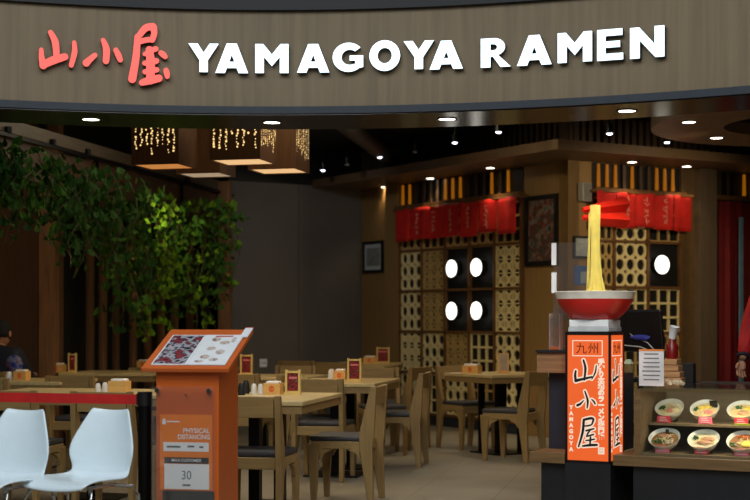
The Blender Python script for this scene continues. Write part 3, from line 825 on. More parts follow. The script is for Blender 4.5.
MB().box(-.05, .05, -.008, .008, .015, .19).build('back_board', M_CADDY, t)
MB().box(-.036, .036, -.0115, -.0085, .03, .18).build('card', plain('pale menu card', (170, 150, 130), .5), t)
caddy(119.5, 9.85, 'large one on the left table above the red belt', .13, logo=False, h=.085)
shaker(105, 9.95, 'white shaker lying beside the large caddy on the left table', .07, .022)
shaker(98, 10.05, 'white shaker farther left beside the large caddy', .06, .02)
caddy(22, 12.0, 'leftmost one, in front of the seated person', .11)
shaker(9, 12.0, 'white shaker at the left edge of the photo', .07, .03)
caddy(58, 13.8, 'on the far left table under the vines', .13)
menu_stand(72.5, 372, 13.75, 'on the far left table under the vines', .085, .185)
caddy(144, 15.0, 'on the far table at the lectern edge', .12)

# ------------------------------------------------------------------ left screen: posts, header, vines
def Wpt(Y, o=0): return Vector((-3.6+.2222*(Y-11.6)+o, Y, 0))
RW = math.atan2(1, .2222)       # along the screen
Wd = Vector((.2222, 1, 0)).normalized(); RWz = math.atan2(Wd.y, Wd.x)
wl0 = Wpt(13.97)
m = MB(); m.box(0, 7.0, .12, .2, 0, ZC); o = m.build('wall_left', M_BLACK); struct(place(o, wl0, RWz))
m = MB(); m.box(-3, 0, 0, .12, 0, ZC); o = m.build('wall_alcove', M_WALLDK); struct(place(o, wl0+Vector((0, .05, 0)), GR))
m = MB(); m.box(-3.2, -3.1, -6, .0, 0, ZC); o = m.build('wall_alcove_side', M_WALLDK); struct(place(o, wl0, GR))
M_POST = wood('screen post timber', (104, 72, 42), .5, 'Z')
M_POSTL = wood('screen post pale', (128, 90, 54), .5, 'Z')
post_px = [(49, .16, 'wide'), (90, .08, ''), (103, .08, ''), (116, .07, ''), (133, .08, ''), (148, .08, ''), (161, .1, ''), (175, .08, ''), (190, .1, ''), (206, .08, ''), (225, .14, 'wide')]
for i, (px, w, k) in enumerate(post_px):
    kk = (px-375)/F
    Y = (-3.6-.2222*11.6)/(kk-.2222)
    p = Wpt(Y)
    if px == 225: p = Vector((at(225, 0, 17.2).x, 17.2, 0))
    if px == 48: p = wl0+Vector((-.03, .0, 0))-gr*.06
    o = MB().box(-w/2 if k else -w*.55, w/2 if k else w*.55, -.06 if k else -.03, .06 if k else .03, 0, 2.9, .006).build('screen_post', M_POSTL if i % 2 == 0 else M_POST)
    place(o, p, GR if k else RWz)
    ords = ['wide one at the left end of the screen', 'second', 'third', 'fourth', 'fifth', 'sixth', 'seventh', 'eighth', 'ninth', 'tenth', 'wide one beside the charcoal wall']
    tag(o, 'upright brown timber post behind the vines, ' + (ords[i] if k else ords[i]+' from the left'), 'post', 'posts of the timber screen')
L0 = Vector((-3.15, 11.6, 0)); Ld = Vector((1.4, 6.3, 0)).normalized(); RLz = math.atan2(Ld.y, Ld.x)
h = MB().box(-2.2, 6.3, -.05, .05, 2.80, 2.91).build('header_beam', wood('header beam wood', (84, 74, 60), .5, 'X')); place(h, L0, RLz); tag(h, 'wooden header beam running back above the hanging vines', 'beam')
h = MB().box(-2.2, 6.3, -.04, .04, 2.44, 2.745).build('header_panel', wood('header panel wood', (74, 50, 32), .55, 'X')); place(h, L0, RLz); tag(h, 'brown wooden panel under the black rail above the vines', 'panel')
rl = empty('vine_rail', 'black metal rail with clamps along the header beam above the vines', 'rail', L0, RLz)
MB().box(-2.2, 6.3, -.085, -.05, 2.755, 2.785).build('rail', M_METAL, rl)
for x in (-.5, .3, 1.15, 1.9, 3.1, 4.6):
    MB().tube([(x, -.07, 2.785), (x, -.07, 2.84)], .03, 10).build('clamp', M_METAL, rl)
for x in (2.1, 4.4):
    MB().box(x-.012, x+.012, -.09, -.06, 2.44, 2.755).build('strap', M_METAL, rl)

def leaf_mat(name, rgb):
    m = plain(name, rgb, .75, var=.35, scale=5)
    nt = m.node_tree; p = nt.nodes['Principled BSDF']
    p.inputs['Specular IOR Level'].default_value = .15
    return m
LM = [leaf_mat('dark ivy leaf', (40, 74, 26)), leaf_mat('green ivy leaf', (58, 96, 28)), leaf_mat('lit ivy leaf', (110, 150, 32))]  # brightest leaf colour paints in the lamplight on a few vines
LEAF = [(0, 0), (.32, -.12), (.5, .22), (.3, .5), (0, 1.0), (-.3, .5), (-.5, .22), (-.32, -.12)]
def add_leaf(m, c, s):
    Rm = Matrix.Rotation(random.uniform(0, 2*PI), 4, 'Z') @ Matrix.Rotation(random.uniform(R(20), R(120)), 4, 'X') @ Matrix.Rotation(random.uniform(-.9, .9), 4, 'Y')
    mid0 = m.bm.verts.new(c); tip = m.bm.verts.new(c+Rm @ Vector((0, s, 0)))
    fold = .12*s
    Rt = [m.bm.verts.new(c+Rm @ Vector((u*s, v*s, fold))) for u, v in LEAF[1:4]]
    Lf = [m.bm.verts.new(c+Rm @ Vector((u*s, v*s, fold))) for u, v in LEAF[5:8]]
    m.bm.faces.new([mid0]+Rt+[tip]); m.bm.faces.new([mid0, tip]+Lf)
def vine(px, Y, ztop, zbot, spread, n, mi, label):
    p = at(px, 0, Y)
    t = empty('hanging_vine', label, 'vine', (p.x, p.y, ztop), 0, 'vines hanging along the timber screen')
    L = ztop-zbot
    st = MB(); m = MB(); strands = []
    for k in range(5):
        x0 = random.uniform(-spread, spread); y0 = random.uniform(-.15, .15); Lk = L*random.uniform(.55, 1.0); ph = random.uniform(0, 6)
        pts = [Vector((x0+.06*math.sin(ph+q*1.1), y0+.05*math.cos(ph+q), -Lk*q/8)) for q in range(9)]
        strands.append(pts); st.tube(pts, .005, 5)
    for q in range(int(n*.8)):
        pts = random.choice(strands); f = random.random()*7.99; a = int(f); c = pts[a].lerp(pts[a+1], f-a)
        taper = 1-.5*f/8
        c = c+Vector((random.gauss(0, .11*taper), random.gauss(0, .1*taper), random.uniform(-.03, .03)))
        if c.z > .12: continue
        add_leaf(m, c, random.uniform(.05, .095))
    st.build('stems', plain('vine stem', (70, 62, 30), .6), t)
    m.build('leaves', LM[mi], t)
VL = [(-12, 11.4, 2.62, 1.95, .3, 170, 0), (14, 11.6, 2.6, 1.85, .3, 190, 1), (36, 11.9, 2.58, 1.80, .28, 190, 0), (58, 12.3, 2.6, 1.72, .26, 170, 0), (76, 12.8, 2.55, 1.70, .24, 160, 0),
      (96, 13.2, 2.6, 1.62, .24, 170, 0), (112, 13.7, 2.55, 1.2, .22, 200, 1), (128, 14.3, 2.55, 1.0, .22, 200, 0), (144, 14.8, 2.5, 1.05, .22, 220, 1), (158, 15.2, 2.55, 1.0, .22, 240, 2),
      (172, 15.6, 2.5, .95, .22, 230, 1), (186, 16.0, 2.55, .95, .2, 230, 2), (200, 16.4, 2.55, 1.1, .2, 210, 1), (214, 16.8, 2.6, 1.3, .18, 170, 1), (226, 17.1, 2.65, 1.5, .12, 90, 2)]
vn = ['leftmost dark clump at the photo edge', 'second from the left, mid green', 'third from the left, over the seated person', 'fourth from the left, dark', 'fifth from the left, with sparse ends', 'sixth from the left, dark and short',
      'seventh from the left, long and mid green', 'eighth from the left, long and dark', 'ninth from the left, behind the first lantern', 'tenth from the left, bright lit one', 'eleventh from the left', 'twelfth from the left, bright one below the lanterns', 'fourth from the right end', 'second last before the charcoal wall', 'last thin one beside the charcoal wall']
vn[12] = 'third last before the charcoal wall'
for a, lb in zip(VL, vn): vine(*a, 'leafy green ivy vine, '+lb)

# ------------------------------------------------------------------ lectern
LR = R(-10); lr = Vector((math.cos(LR), math.sin(LR), 0)); lv = Vector((-math.sin(LR), math.cos(LR), 0))
LO = Vector((-.972, 7.365, 0))
t = empty('menu_lectern', 'orange lacquered menu lectern with slanted top holding an open menu', 'lectern', LO, LR)
MB().prism([(.05, 0), (.42, 0), (.42, 1.145), (.05, .99)], .335, lambda u, v, w: Vector((w-.168, u, v))).build('body', M_ORANGE, t, bevel=.004)
sl = math.atan2(.195, .49)
bd = MB().box(-.232, .232, 0, .53, -.022, 0, .003).build('slanted_top', M_ORANGE, t); bd.location = (0, 0, 1.003); bd.rotation_euler = (sl, 0, 0)
mn = empty('open_menu', 'open laminated menu lying on the slanted lectern top', 'menu', LO+Z*1.0045, LR)
mn.rotation_euler = (0, 0, 0)
mn.matrix_world = Matrix.Translation(LO+Z*1.005) @ Matrix.Rotation(LR, 4, 'Z') @ Matrix.Rotation(sl, 4, 'X')
MB().box(-.19, .0, .035, .435, .0003, .004).build('page', M_PAPER, mn)
pg = MB().box(.002, .205, .035, .435, .0003, .005).build('page', M_PAPER, mn)
MB().box(-.182, -.012, .045, .425, .0042, .0052).build('photo_print', voro('ramen photo collage', [(24, 26, 40), (60, 60, 74), (190, 190, 196), (60, 50, 66), (170, 52, 56), (30, 30, 52)], 18, .18), mn)
pm = voro('noodle dish photo', [(120, 90, 80), (216, 208, 204), (190, 160, 140), (90, 60, 66)], 40, .3)
for (x, y, w, h_) in [(.045, .34, .05, .06), (.10, .30, .055, .05), (.05, .22, .05, .05), (.11, .17, .05, .06), (.045, .11, .05, .05), (.155, .33, .025, .07), (.03, .06, .05, .03), (.10, .08, .05, .04)]:
    MB().prism([(x+w/2+w/2*math.cos(q*PI/6), y+h_/2+h_/2*math.sin(q*PI/6)) for q in range(12)], .001, lambda u, v, w_: Vector((u, v, .0052+w_))).build('dish_photo', pm, mn)
MB().box(.055, .15, .405, .42, .0052, .006).build('page_heading', plain('menu red ink', (190, 60, 60), .5), mn)
tg = empty('price_ticket', 'small white ticket with red edge at the top right corner of the lectern top', 'ticket')
tg.matrix_world = Matrix.Translation(LO+Z*1.005) @ Matrix.Rotation(LR, 4, 'Z') @ Matrix.Rotation(sl, 4, 'X')
MB().box(.19, .233, .40, .535, .0055, .008).build('card', M_PAPER, tg)
MB().box(.19, .233, .525, .535, .0082, .009).build('red_edge', plain('menu red ink', (190, 60, 60), .5), tg)
# poster
po = empty('capacity_poster', 'orange physical distancing poster with a black and white box reading 30, on the lectern front', 'poster', LO+lv*.049, LR)
def lx(px): return (px-188.6)/190.5
def lz(py): return H+(320-py)/193.5
MB().box(lx(161), lx(214), -.004, -.001, lz(489), lz(414)).build('sheet', plain('poster orange', (246, 132, 26), .5, var=.03), po)
def pb(x0, x1, y0, y1, mat, nm, d=.0052): return MB().box(lx(x0), lx(x1), -d, -.0042, lz(y1), lz(y0)).build(nm, mat, po)
M_PBLK = plain('poster black', (20, 20, 22), .5); M_PW = plain('poster white', (244, 247, 250), .5, var=.02)
pb(164.5, 210.5, 441.5, 450.5, M_PW, 'white_box'); pb(165.5, 210.5, 456.5, 462.5, M_PBLK, 'black_bar'); pb(165.5, 211, 463, 488, M_PW, 'count_box')
MB().box(lx(163.5), lx(216), -.004, -.001, lz(512), lz(490)).build('lower_sheet', M_PBLK, po)
text_obj('heading_text', 'PHYSICAL', .034, M_PW, po, (lx(198), -.0055, lz(430)), bold=.0007, sx=.95, depth=.0003)
text_obj('heading_text', 'DISTANCING', .034, M_PW, po, (lx(195.5), -.0055, lz(436.2)), bold=.0007, sx=.85, depth=.0003)
text_obj('bar_text', 'MAX CUSTOMER', .021, M_PW, po, (lx(188), -.0056, lz(459.5)), bold=.0002, depth=.0003)
text_obj('number_text', '30', .065, plain('poster ink grey', (90, 110, 110), .5), po, (lx(188), -.0056, lz(474.5)), depth=.0003, sx=.85)
m = MB()
for (x0, x1, y) in [(168, 182, 446), (189, 196, 445.5), (201, 205, 446), (184, 192, 484)]: m.box(lx(x0), lx(x1), -.0058, -.0053, lz(y+.9), lz(y-.9))
m.build('small_print', plain('poster ink dark', (90, 96, 100), .5), po)
m = MB(); m.box(lx(163.5), lx(167), -.0055, -.0042, lz(424), lz(420)); m.prism(ell(lx(165.3), lz(419.5), .008, .008, n=10), .001, lambda u, v, w: Vector((u, -.0055+w, v))); m.build('poster_emblem', M_PW, po)
m = MB(); m.box(lx(168), lx(181), -.0055, -.0042, lz(421.6), lz(420.4)); m.build('emblem_line', M_PW, po)
sh = empty('acrylic_sheet', 'clear acrylic sheet bolted to the front of the orange lectern', 'acrylic panel', LO+lv*.03, LR)
MB().box(lx(153), lx(217.5), -.003, .001, .2, lz(386)).build('sheet', M_ACRYL, sh)
for px in (159, 211.5):
    MB().tube([(lx(px), -.008, lz(390)), (lx(px), .018, lz(390))], .012, 16).build('standoff_bolt', M_CHROME, sh, True)
MB().tube([(lx(188), -.006, lz(394)), (lx(188), .018, lz(394))], .004, 10).build('screw', M_CHROME, sh, True)

# ------------------------------------------------------------------ barrier
bp = at(145, 0, 7.6)
t = empty('barrier_post', 'black retractable belt barrier post left of the orange lectern', 'barrier post', (bp.x, bp.y, 0))
MB().tube([(0, 0, .03), (0, 0, .80)], .037, 24).build('pole', M_METAL, t, True)
MB().tube([(0, 0, .80), (0, 0, .872)], .039, 24).build('belt_cassette', M_BLACK, t, True)
MB().lathe([(0, 0), (.17, 0), (.17, .012), (.06, .035), (0, .036)], 32).build('base', M_METAL, t, True)
b0 = at(138.5, 0, 7.6); b1 = Vector((-2.7, 8.0, 0))
t = empty('barrier_belt', 'red fabric belt stretched from the black barrier post across the left side', 'belt', (0, 0, 0))
d = (b1-b0); ang = math.atan2(d.y, d.x)
o = MB().box(0, d.length, -.001, .001, 0, .052).build('webbing', plain('red webbing', (196, 28, 24), .7), t); o.location = (b0.x+.0, b0.y, .806); o.rotation_euler = (0, 0, ang)
o = MB().box(-.008, .01, -.005, .005, -.003, .056).build('belt_end', M_BLACK, t); o.location = (b0.x, b0.y, .806); o.rotation_euler = (0, 0, ang)
t = empty('barrier_post', 'black belt barrier post beyond the left edge holding the other belt end', 'barrier post', (b1.x-.035, b1.y, 0))
MB().tube([(0, 0, .03), (0, 0, .80)], .031, 24).build('pole', M_METAL, t, True)
MB().tube([(0, 0, .80), (0, 0, .872)], .039, 24).build('belt_cassette', M_BLACK, t, True)
MB().lathe([(0, 0), (.17, 0), (.17, .012), (.06, .035), (0, .036)], 32).build('base', M_METAL, t, True)

# ------------------------------------------------------------------ white moulded chairs (face -y local -> front)
def white_chair():
    t = empty('moulded_chair', 'x', 'chair', (0, 0, 0), 0, 'white moulded chairs')
    # profile (y forward, z, halfwidth)
    prof = [(.235, .425, .165), (.225, .452, .185), (.15, .468, .205), (.05, .462, .212), (-.08, .456, .20), (-.15, .458, .180), (-.19, .476, .164), (-.208, .515, .172), (-.222, .565, .187), (-.236, .615, .187), (-.258, .68, .163), (-.284, .75, .130), (-.302, .805, .106)]
    m = MB(); n = 16; g = []
    for (y, z, w) in prof:
        row = []
        for k in range(n+1):
            u = -1+2*k/n
            back = max(0, min(1, (z-.46)/.12)) if y < -.1 else 0
            cup = .03*u*u*(1-back); fwd = .05*u*u*back*(1-.5*max(0, (z-.65)/.2))
            tilt = -.012*(1-u*u) if y > .2 else 0
            crown = (-.012*(1-u*u)) if z > .80 else 0
            row.append(m.bm.verts.new((u*w, y+fwd, z+cup*.5+tilt*0+crown)))
        g.append(row)
    for a, b in zip(g, g[1:]):
        for k in range(n): m.bm.faces.new((a[k], a[k+1], b[k+1], b[k]))
    o = m.build('shell', M_WHITE, t, True)
    s = o.modifiers.new('thick', 'SOLIDIFY'); s.thickness = .012; s.offset = 0
    s = o.modifiers.new('sub', 'SUBSURF'); s.levels = 1; s.render_levels = 1
    for sx in (-1, 1):
        MB().tube([(sx*.14, .12, .44), (sx*.17, .17, .42), (sx*.19, .19, .37), (sx*.21, .22, 0)], .009, 10).build('leg', M_CHROME, t, True)
        MB().tube([(sx*.14, -.08, .435), (sx*.19, -.17, .425), (sx*.205, -.20, .38), (sx*.225, -.25, 0)], .009, 10).build('leg', M_CHROME, t, True)
        MB().tube([(sx*.14, .14, .438), (sx*.14, -.1, .438)], .009, 10).build('under_rail', M_CHROME, t, True)
    return t
wc = white_chair(); wc['label'] = 'white moulded plastic chair in front, right one, beside the black barrier post'
face = R(180+0)-R(25)
wc.location = (-1.455, 7.12, 0); wc.rotation_euler = (0, 0, face)
wc.scale = (1.05, .94, 1)
w2 = dup(wc, (-1.865, 7.08, 0), face+R(4), 'white moulded plastic chair in front, left one, cut by the photo edge')

# ------------------------------------------------------------------ counter, totem, display case
def cbox(name, u0, u1, v0, v1, z0, z1, mat, parent=None, bevel=0):
    o = MB().box(u0, u1, v0, v1, z0, z1, bevel).build(name, mat, parent)
    return o
M_LEDGE = wood('counter ledge wood', (128, 98, 62), .4, 'X')
M_BOXW = wood('counter box wood', (140, 104, 70), .5, 'X')
ct = empty('service_counter', 'dark service counter with wooden ledge carrying the food display', 'counter', C0, RC)
cbox('front_panel', .02, 3.6, .02, .74, 0, .325, M_COUNTER, ct)
cbox('ledge', -.10, 3.6, -.03, .78, .327, .395, M_LEDGE, ct, .003)
# glass case
dc = empty('display_case', 'glass fronted food display case with two shelves on the counter', 'display case', C0, RC)
M_CASEW = wood('case back wood', (128, 106, 76), .45, 'X', .1)
cbox('back_panel', .05, 3.5, .60, .62, .396, .80, M_CASEW, dc)
cbox('side_panel', .05, .075, .0, .60, .396, .815, M_CASEW, dc)
cbox('corner_frame', .035, .075, -.012, -.0005, .396, .815, M_LEDGE, dc)
cbox('floor_board', .076, 3.5, -.0, .598, .3955, .412, M_CASEW, dc)
cbox('shelf', .076, 3.5, .16, .598, .578, .592, M_CASEW, dc)
cbox('front_glass', .08, 3.5, -.012, -.006, .396, .82, M_CASEGL, dc)
cbox('top_glass', .03, 3.5, -.012, .66, .821, .829, M_CASEGL, dc)
cbox('added_strip_cover', .08, 3.5, -.005, .012, .80, .8205, M_LEDGE, dc)  # added cover that keeps the glow strip out of view
cbox('added_glow_strip', .1, 3.5, .0125, .03, .812, .8195, emit('added case glow', (255, 214, 160), 1.5), dc)  # glowing strip added to brighten the bowls
for u in (.6, 1.3, 2.0):
    l = bpy.data.lights.new('added_case_fill', 'AREA'); l.energy = 2.4; l.color = (1, .84, .62); l.size = .5; l.shape = 'RECTANGLE'; l.size_y = .08  # added area fill for the case interior
    o = bpy.data.objects.new('added_case_fill', l); COL.objects.link(o); o.location = CP(u, .1, .80); o.rotation_euler = (0, 0, RC)
# bowls
M_BOWL = plain('white bowl', (226, 224, 212), .25, var=.03)
tops = {'greens': (40, 92, 36), 'egg': (236, 200, 70), 'pork': (190, 136, 96), 'noodle': (226, 204, 150), 'carrot': (226, 110, 40), 'nori': (24, 28, 24), 'sprout': (222, 210, 184), 'pink': (220, 130, 120)}
def bowl(u, v, z, r, tilt, broth, toppings, label):
    t = empty('ramen_bowl', label, 'bowl of ramen', (0, 0, 0), 0, 'ramen bowls in the display case')
    t.matrix_world = Matrix.Translation(CP(u, v, z)) @ Matrix.Rotation(RC, 4, 'Z') @ Matrix.Rotation(tilt, 4, 'X')
    MB().lathe([(0, 0), (r*.42, 0), (r*.45, .012), (r*.8, .04), (r, .078), (r*1.0, .084), (r*.94, .08), (r*.74, .046), (0, .03)], 36).build('bowl', M_BOWL, t, True)
    MB().lathe([(0, .064), (r*.86, .064), (r*.84, .058), (0, .05)], 32).build('broth', plain('broth '+broth, {'pale': (214, 190, 140), 'brown': (150, 104, 62), 'cream': (222, 208, 170)}[broth], .25), t, True)
    m = MB()
    for q in range(26):
        a = random.uniform(0, 2*PI); rr = random.uniform(.1, .7)*r; b = random.uniform(0, PI)
        c = Vector((rr*math.cos(a)*.8, rr*math.sin(a)*.8, .066))
        m.tube([c+Vector((-.02*math.cos(b), -.02*math.sin(b), 0)), c+Vector((0, 0, .006)), c+Vector((.02*math.cos(b), .02*math.sin(b), 0))], .0022, 5)
    m.build('noodles', plain('top noodle', tops['noodle'], .5), t)
    for (kd, x, y, sx, sy) in toppings:
        m = MB()
        if kd in ('greens', 'sprout', 'carrot'):
            for q in range(12): m.blob((x*r+random.uniform(-sx, sx)*r*.8, y*r+random.uniform(-sy, sy)*r*.8, .07+random.uniform(0, .008)), .008, .006, .005, 1, .2)
        elif kd == 'nori': m.box(x*r-sx*r, x*r+sx*r, y*r-.004, y*r+.004, .06, .105)
        else: m.blob((x*r, y*r, .069), sx*r, sy*r, .009, 2, .05)
        m.build(kd, plain('top '+kd, tops[kd], .45, var=.2, scale=40), t, True)
    # wedge stand
    return t
def card(u, v, z, mat, label, w=.085, h=.042):
    t = empty('name_card', label, 'name card', CP(u, v, z), RC, 'red name cards in front of the bowls')
    MB().prism([(0, 0), (.03, 0), (.012, h), (.009, h)], w, lambda a, b, c: Vector((c-w/2, a, b))).build('card', mat, t)
    m = MB()
    for q in range(3): m.prism([(.0012+.003*q, .009+.011*q), (.0015+.003*q, .013+.011*q), (-.0005+.003*q, .013+.011*q), (-.0012+.003*q, .009+.011*q)], w*(.7-.1*q), lambda a, b, c: Vector((c-w*.33, a-.0003, b)))
    m.build('print', plain('card print', (236, 190, 190), .5), t)
M_CRED = plain('card red', (206, 34, 40), .5); M_CPNK = plain('card pink', (222, 96, 112), .5)
def caseu(px, v):
    # u so that the point at depth v projects on px
    k = (px-375)/F; b = C0+cv*v
    return (k*b.y-b.x)/(cu.x-k*cu.y)
BL = [(672, .30, .594, 'cream', [('greens', -.5, .1, .22, .25), ('sprout', .2, .3, .4, .25), ('pink', .1, -.2, .3, .18), ('noodle', .35, -.1, .3, .25)], 'upper shelf, left, with greens and pale topping', M_CRED, 'deep red', 663.5),
      (707, .30, .594, 'pale', [('egg', -.3, .2, .26, .2), ('egg', .12, .32, .26, .2), ('nori', .5, .55, .25, 0), ('nori', .62, .4, .2, 0), ('pink', .3, -.25, .35, .2), ('greens', -.6, .0, .12, .2)], 'upper shelf, middle, with yellow egg and black seaweed', M_CPNK, 'pink', 705),
      (744, .30, .594, 'pale', [('greens', -.3, .3, .25, .2), ('egg', .3, .3, .25, .2), ('pork', .1, -.25, .4, .2)], 'upper shelf, right, cut by the photo edge', M_CRED, 'red', 741),
      (667, .12, .413, 'brown', [('greens', -.35, -.25, .28, .25), ('pork', -.1, .35, .4, .2), ('sprout', .4, -.1, .25, .5), ('nori', .1, .5, .1, 0)], 'lower shelf, left, with dark greens', M_CPNK, 'pink', 662),
      (706, .12, .413, 'cream', [('pork', .1, -.2, .5, .2), ('pork', .25, .15, .45, .2), ('greens', -.55, .2, .18, .18)], 'lower shelf, middle, with sliced pork', M_CRED, 'red', 701),
      (745, .12, .413, 'brown', [('carrot', -.1, .45, .4, .22), ('greens', -.55, -.35, .2, .2), ('egg', .25, -.2, .35, .3)], 'lower shelf, right, with orange topping', M_CPNK, 'pink red', 741)]
for (px, v, z, br, tp, lb, cm, cname, cpx) in BL:
    vv = v+.06
    r_ = .093 if z > .5 else .1
    tl = R(33); 
    bowl(caseu(px, vv), vv-.02, z+.024, r_, tl, br, tp, 'white ramen bowl in the case, '+lb)
    t = empty('bowl_stand', 'small black wedge under the bowl, '+', '.join(lb.split(', ')[:2]), 'stand', CP(caseu(px, vv), vv-.02, z+.001), RC, 'stands under the ramen bowls')
    MB().prism([(-.01, 0), (.05, 0), (.05, .045), (-.01, .006)], .06, lambda a, b, c: Vector((c-.03, a, b))).build('wedge', M_BLACK, t)
    card(caseu(cpx, v-.065 if z < .5 else v-.12), v-.065 if z < .5 else v-.12, z+.0005, cm, '%s name card in front of the bowl, %s' % (cname, ', '.join(lb.split(', ')[:2])))
o = MB().box(0, 1.0, 0, .012, 0, .012).build('green_strip', plain('yellow green strip', (150, 160, 30), .5)); place(o, CP(.62, .17, .593), RC); tag(o, 'thin yellow green price strip along the upper shelf of the display case', 'strip')

# things on the case top
sg = CP(caseu(651.5, .05), .05, .830)
t = empty('notice_stand', 'white printed notice in an acrylic stand on top of the display case', 'notice', sg, RC)
MB().box(-.08, .08, -.003, .003, .004, .235).build('sheet', plain('notice paper', (232, 228, 228), .5), t)
MB().box(-.083, .083, -.03, .04, 0, .0035).build('foot', M_ACRYL, t)
m = MB()
for q in range(7):
    z = .205-q*.027; wv = random.uniform(.045, .062); m.box(-wv, wv, -.0042, -.0031, z-.004, z+.004)
m.build('print', plain('notice grey print', (128, 122, 124), .5), t)
MB().box(-.08, .08, -.0055, -.004, .225, .235).build('orange_edge', plain('poster orange', (246, 132, 26), .5), t)
sh2 = CP(caseu(675, .12), .12, .830)
t = empty('shell_garland', 'cream coloured heap of folded ribbon on the display case beside the notice', 'ornament', sh2, RC)
m = MB()
for q in range(26): m.blob((random.uniform(-.055, .055), random.uniform(-.03, .03), .012+random.uniform(0, .028)), .016, .012, .011, 1, .25)
m.build('ribbon_heap', plain('cream ribbon', (216, 200, 170), .6, var=.3, scale=60), t, True)

# left block + totem
M_TOTF = plain('totem frame black', (16, 15, 17), .35)
k0 = empty('counter_end_block', 'dark counter end block with wooden box top, left of the lit totem', 'counter', C0, RC)
cbox('lower_body', -.59, -.11, .0, .5, 0, .325, M_COUNTER, k0)
cbox('ledge', -.65, -.41, -.06, .5, .327, .395, M_LEDGE, k0, .003)
cbox('upper_body', -.62, -.12, .23, .5, .396, .90, plain('navy counter laminate', (34, 38, 50), .5), k0)
cbox('wood_box', -.665, -.405, .12, .5, .902, 1.035, M_BOXW, k0, .003)
cbox('top_plate', -.665, -.405, .10, .5, 1.036, 1.052, M_BLACK, k0)
TSH = Vector((.022, 0, 0))
tt = empty('totem_lightbox', 'lit orange square totem lightbox with black calligraphy under the giant bowl', 'sign', CP(-.127-.15, -.063+.15)+TSH, RC)
a = .15
cbox('pedestal', -a, a, -a, a, 0, .335, M_COUNTER, tt)
m = MB()
for sx in (-1, 1):
    for sy in (-1, 1): m.box(sx*a-.014*(sx > 0), sx*a+.014*(sx < 0), sy*a-.014*(sy > 0), sy*a+.014*(sy < 0), .336, 1.175)
m.box(-a, a, -a, a, .336, .352); m.box(-a, a, -a, a, 1.153, 1.175)
m.build('frame', M_TOTF, tt)
cbox('light_panel', -a+.014, a-.014, -a+.006, a-.006, .353, 1.152, E_TOTEM, tt)
cbox('side_panel', -a+.006, a-.006, -a+.014, a-.014, .3535, 1.1515, E_TOTEM, tt)
zt, zb_ = 1.152, .353
def tp(x, y):  # 3.45x crop coords of the face -> local
    # face spans x 27..170, y 33(top)..470(bottom)
    return ((x-98.5)/143*.272, zt-(y-35)/437*(zt-zb_))
def face_strokes(parent, faceM, nm1, nm2):
    K = [([(83, 122), (90, 150), (86, 190)], [7, 9, 7]), ([(56, 160), (54, 176), (56, 194)], [7, 9, 9]), ([(56, 194), (80, 188), (112, 180)], [11, 9, 7]), ([(128, 140), (124, 165), (112, 188)], [4, 6, 3]),
         ([(88, 230), (98, 262), (96, 288)], [5, 8, 5]), ([(62, 280), (72, 275), (84, 262)], [9, 8, 3]), ([(112, 258), (120, 266), (124, 274)], [4, 7, 5]),
         ([(84, 330), (108, 324), (118, 328), (112, 346)], [8, 9, 8, 5]), ([(84, 352), (100, 350), (112, 346)], [5, 6, 5]), ([(84, 334), (80, 375), (66, 424)], [9, 9, 6]),
         ([(92, 368), (106, 364), (120, 360)], [6, 7, 5]), ([(106, 366), (98, 378), (94, 388)], [5, 6, 5]), ([(94, 388), (106, 384), (118, 380)], [5, 6, 6]), ([(108, 390), (107, 402), (106, 415)], [6, 7, 6]), ([(92, 402), (106, 400), (122, 396)], [5, 6, 5]), ([(80, 422), (104, 418), (130, 416)], [6, 9, 8])]
    s = .272/143
    w = MB(); b = MB()
    for q, (pts, ws) in enumerate(K):
        P2 = [tp(*p) for p in pts]
        w.prism(capsule(P2, [x*s+.017 for x in ws]), .0006+.00003*q, lambda u, v, q_: faceM @ Vector((u, -a+.006-.0006-.0003-q_, v)))
        b.prism(capsule(P2, [x*s for x in ws]), .0006+.00003*q, lambda u, v, q_: faceM @ Vector((u, -a+.006-.0022-q_, v)))
    # rounded box
    o_ = [tp(44, 52), tp(150, 52), tp(150, 108), tp(44, 108)]
    i_ = [tp(47, 55), tp(147, 55), tp(147, 105), tp(47, 105)]
    w.ring(o_, i_, .0008, lambda u, v, q_: faceM @ Vector((u, -a+.004-q_, v)))
    # seal
    w.prism([tp(134, 424), tp(156, 424), tp(156, 448), tp(134, 448)], .0008, lambda u, v, q_: faceM @ Vector((u, -a+.004-q_, v)))
    w.build(nm1, E_TOTEMW, parent); b.build(nm2, M_BLACK, parent)
face_strokes(tt, Matrix.Identity(4), 'white_outline', 'calligraphy')
face_strokes(tt, Matrix.Rotation(PI/2, 4, 'Z'), 'white_outline', 'calligraphy')
E_SEAL = plain('seal orange', (220, 80, 30), .5)
for side in (0, 1):
    Mx = Matrix.Rotation(side*PI/2, 4, 'Z')
    def put(nm, body, size, mat, x, y, **kw):
        u, v = tp(x, y); p = Mx @ Vector((u, -a+.0028, v))
        o = text_obj(nm, body, size, mat, tt, p, rot=(PI/2, 0, side*PI/2), depth=.0004, **kw); return o
    put('top_characters', '九州', .075, plain('dark red ink', (70, 14, 8), .5), 97, 83, spacing=1.15)
    for q, ch in enumerate('YAMAGOYA'):
        put('vertical_lettering', ch, .034, E_TOTEMW, 40, 288+q*21, bold=.0022)
    for q, ch in enumerate('手作り本場のラーメン専門店'):
        put('vertical_lettering', ch, .042, E_TOTEMW, 145, 128+q*21.5, bold=.0032)
    for dx in (-4, 4):
        for dy in (-5, 4): put('seal_mark', '口', .014, E_SEAL, 145+dx, 436+dy)
cap = empty('bowl_plinth', 'white and grey plinth slab under the giant red bowl', 'plinth', CP(-.127-.15, -.063+.15, 1.2005-.025)+TSH, RC)
MB().box(-.135, .135, -.135, .135, 0, .03, .003).build('lower_slab', plain('grey slab', (190, 196, 200), .4), cap)
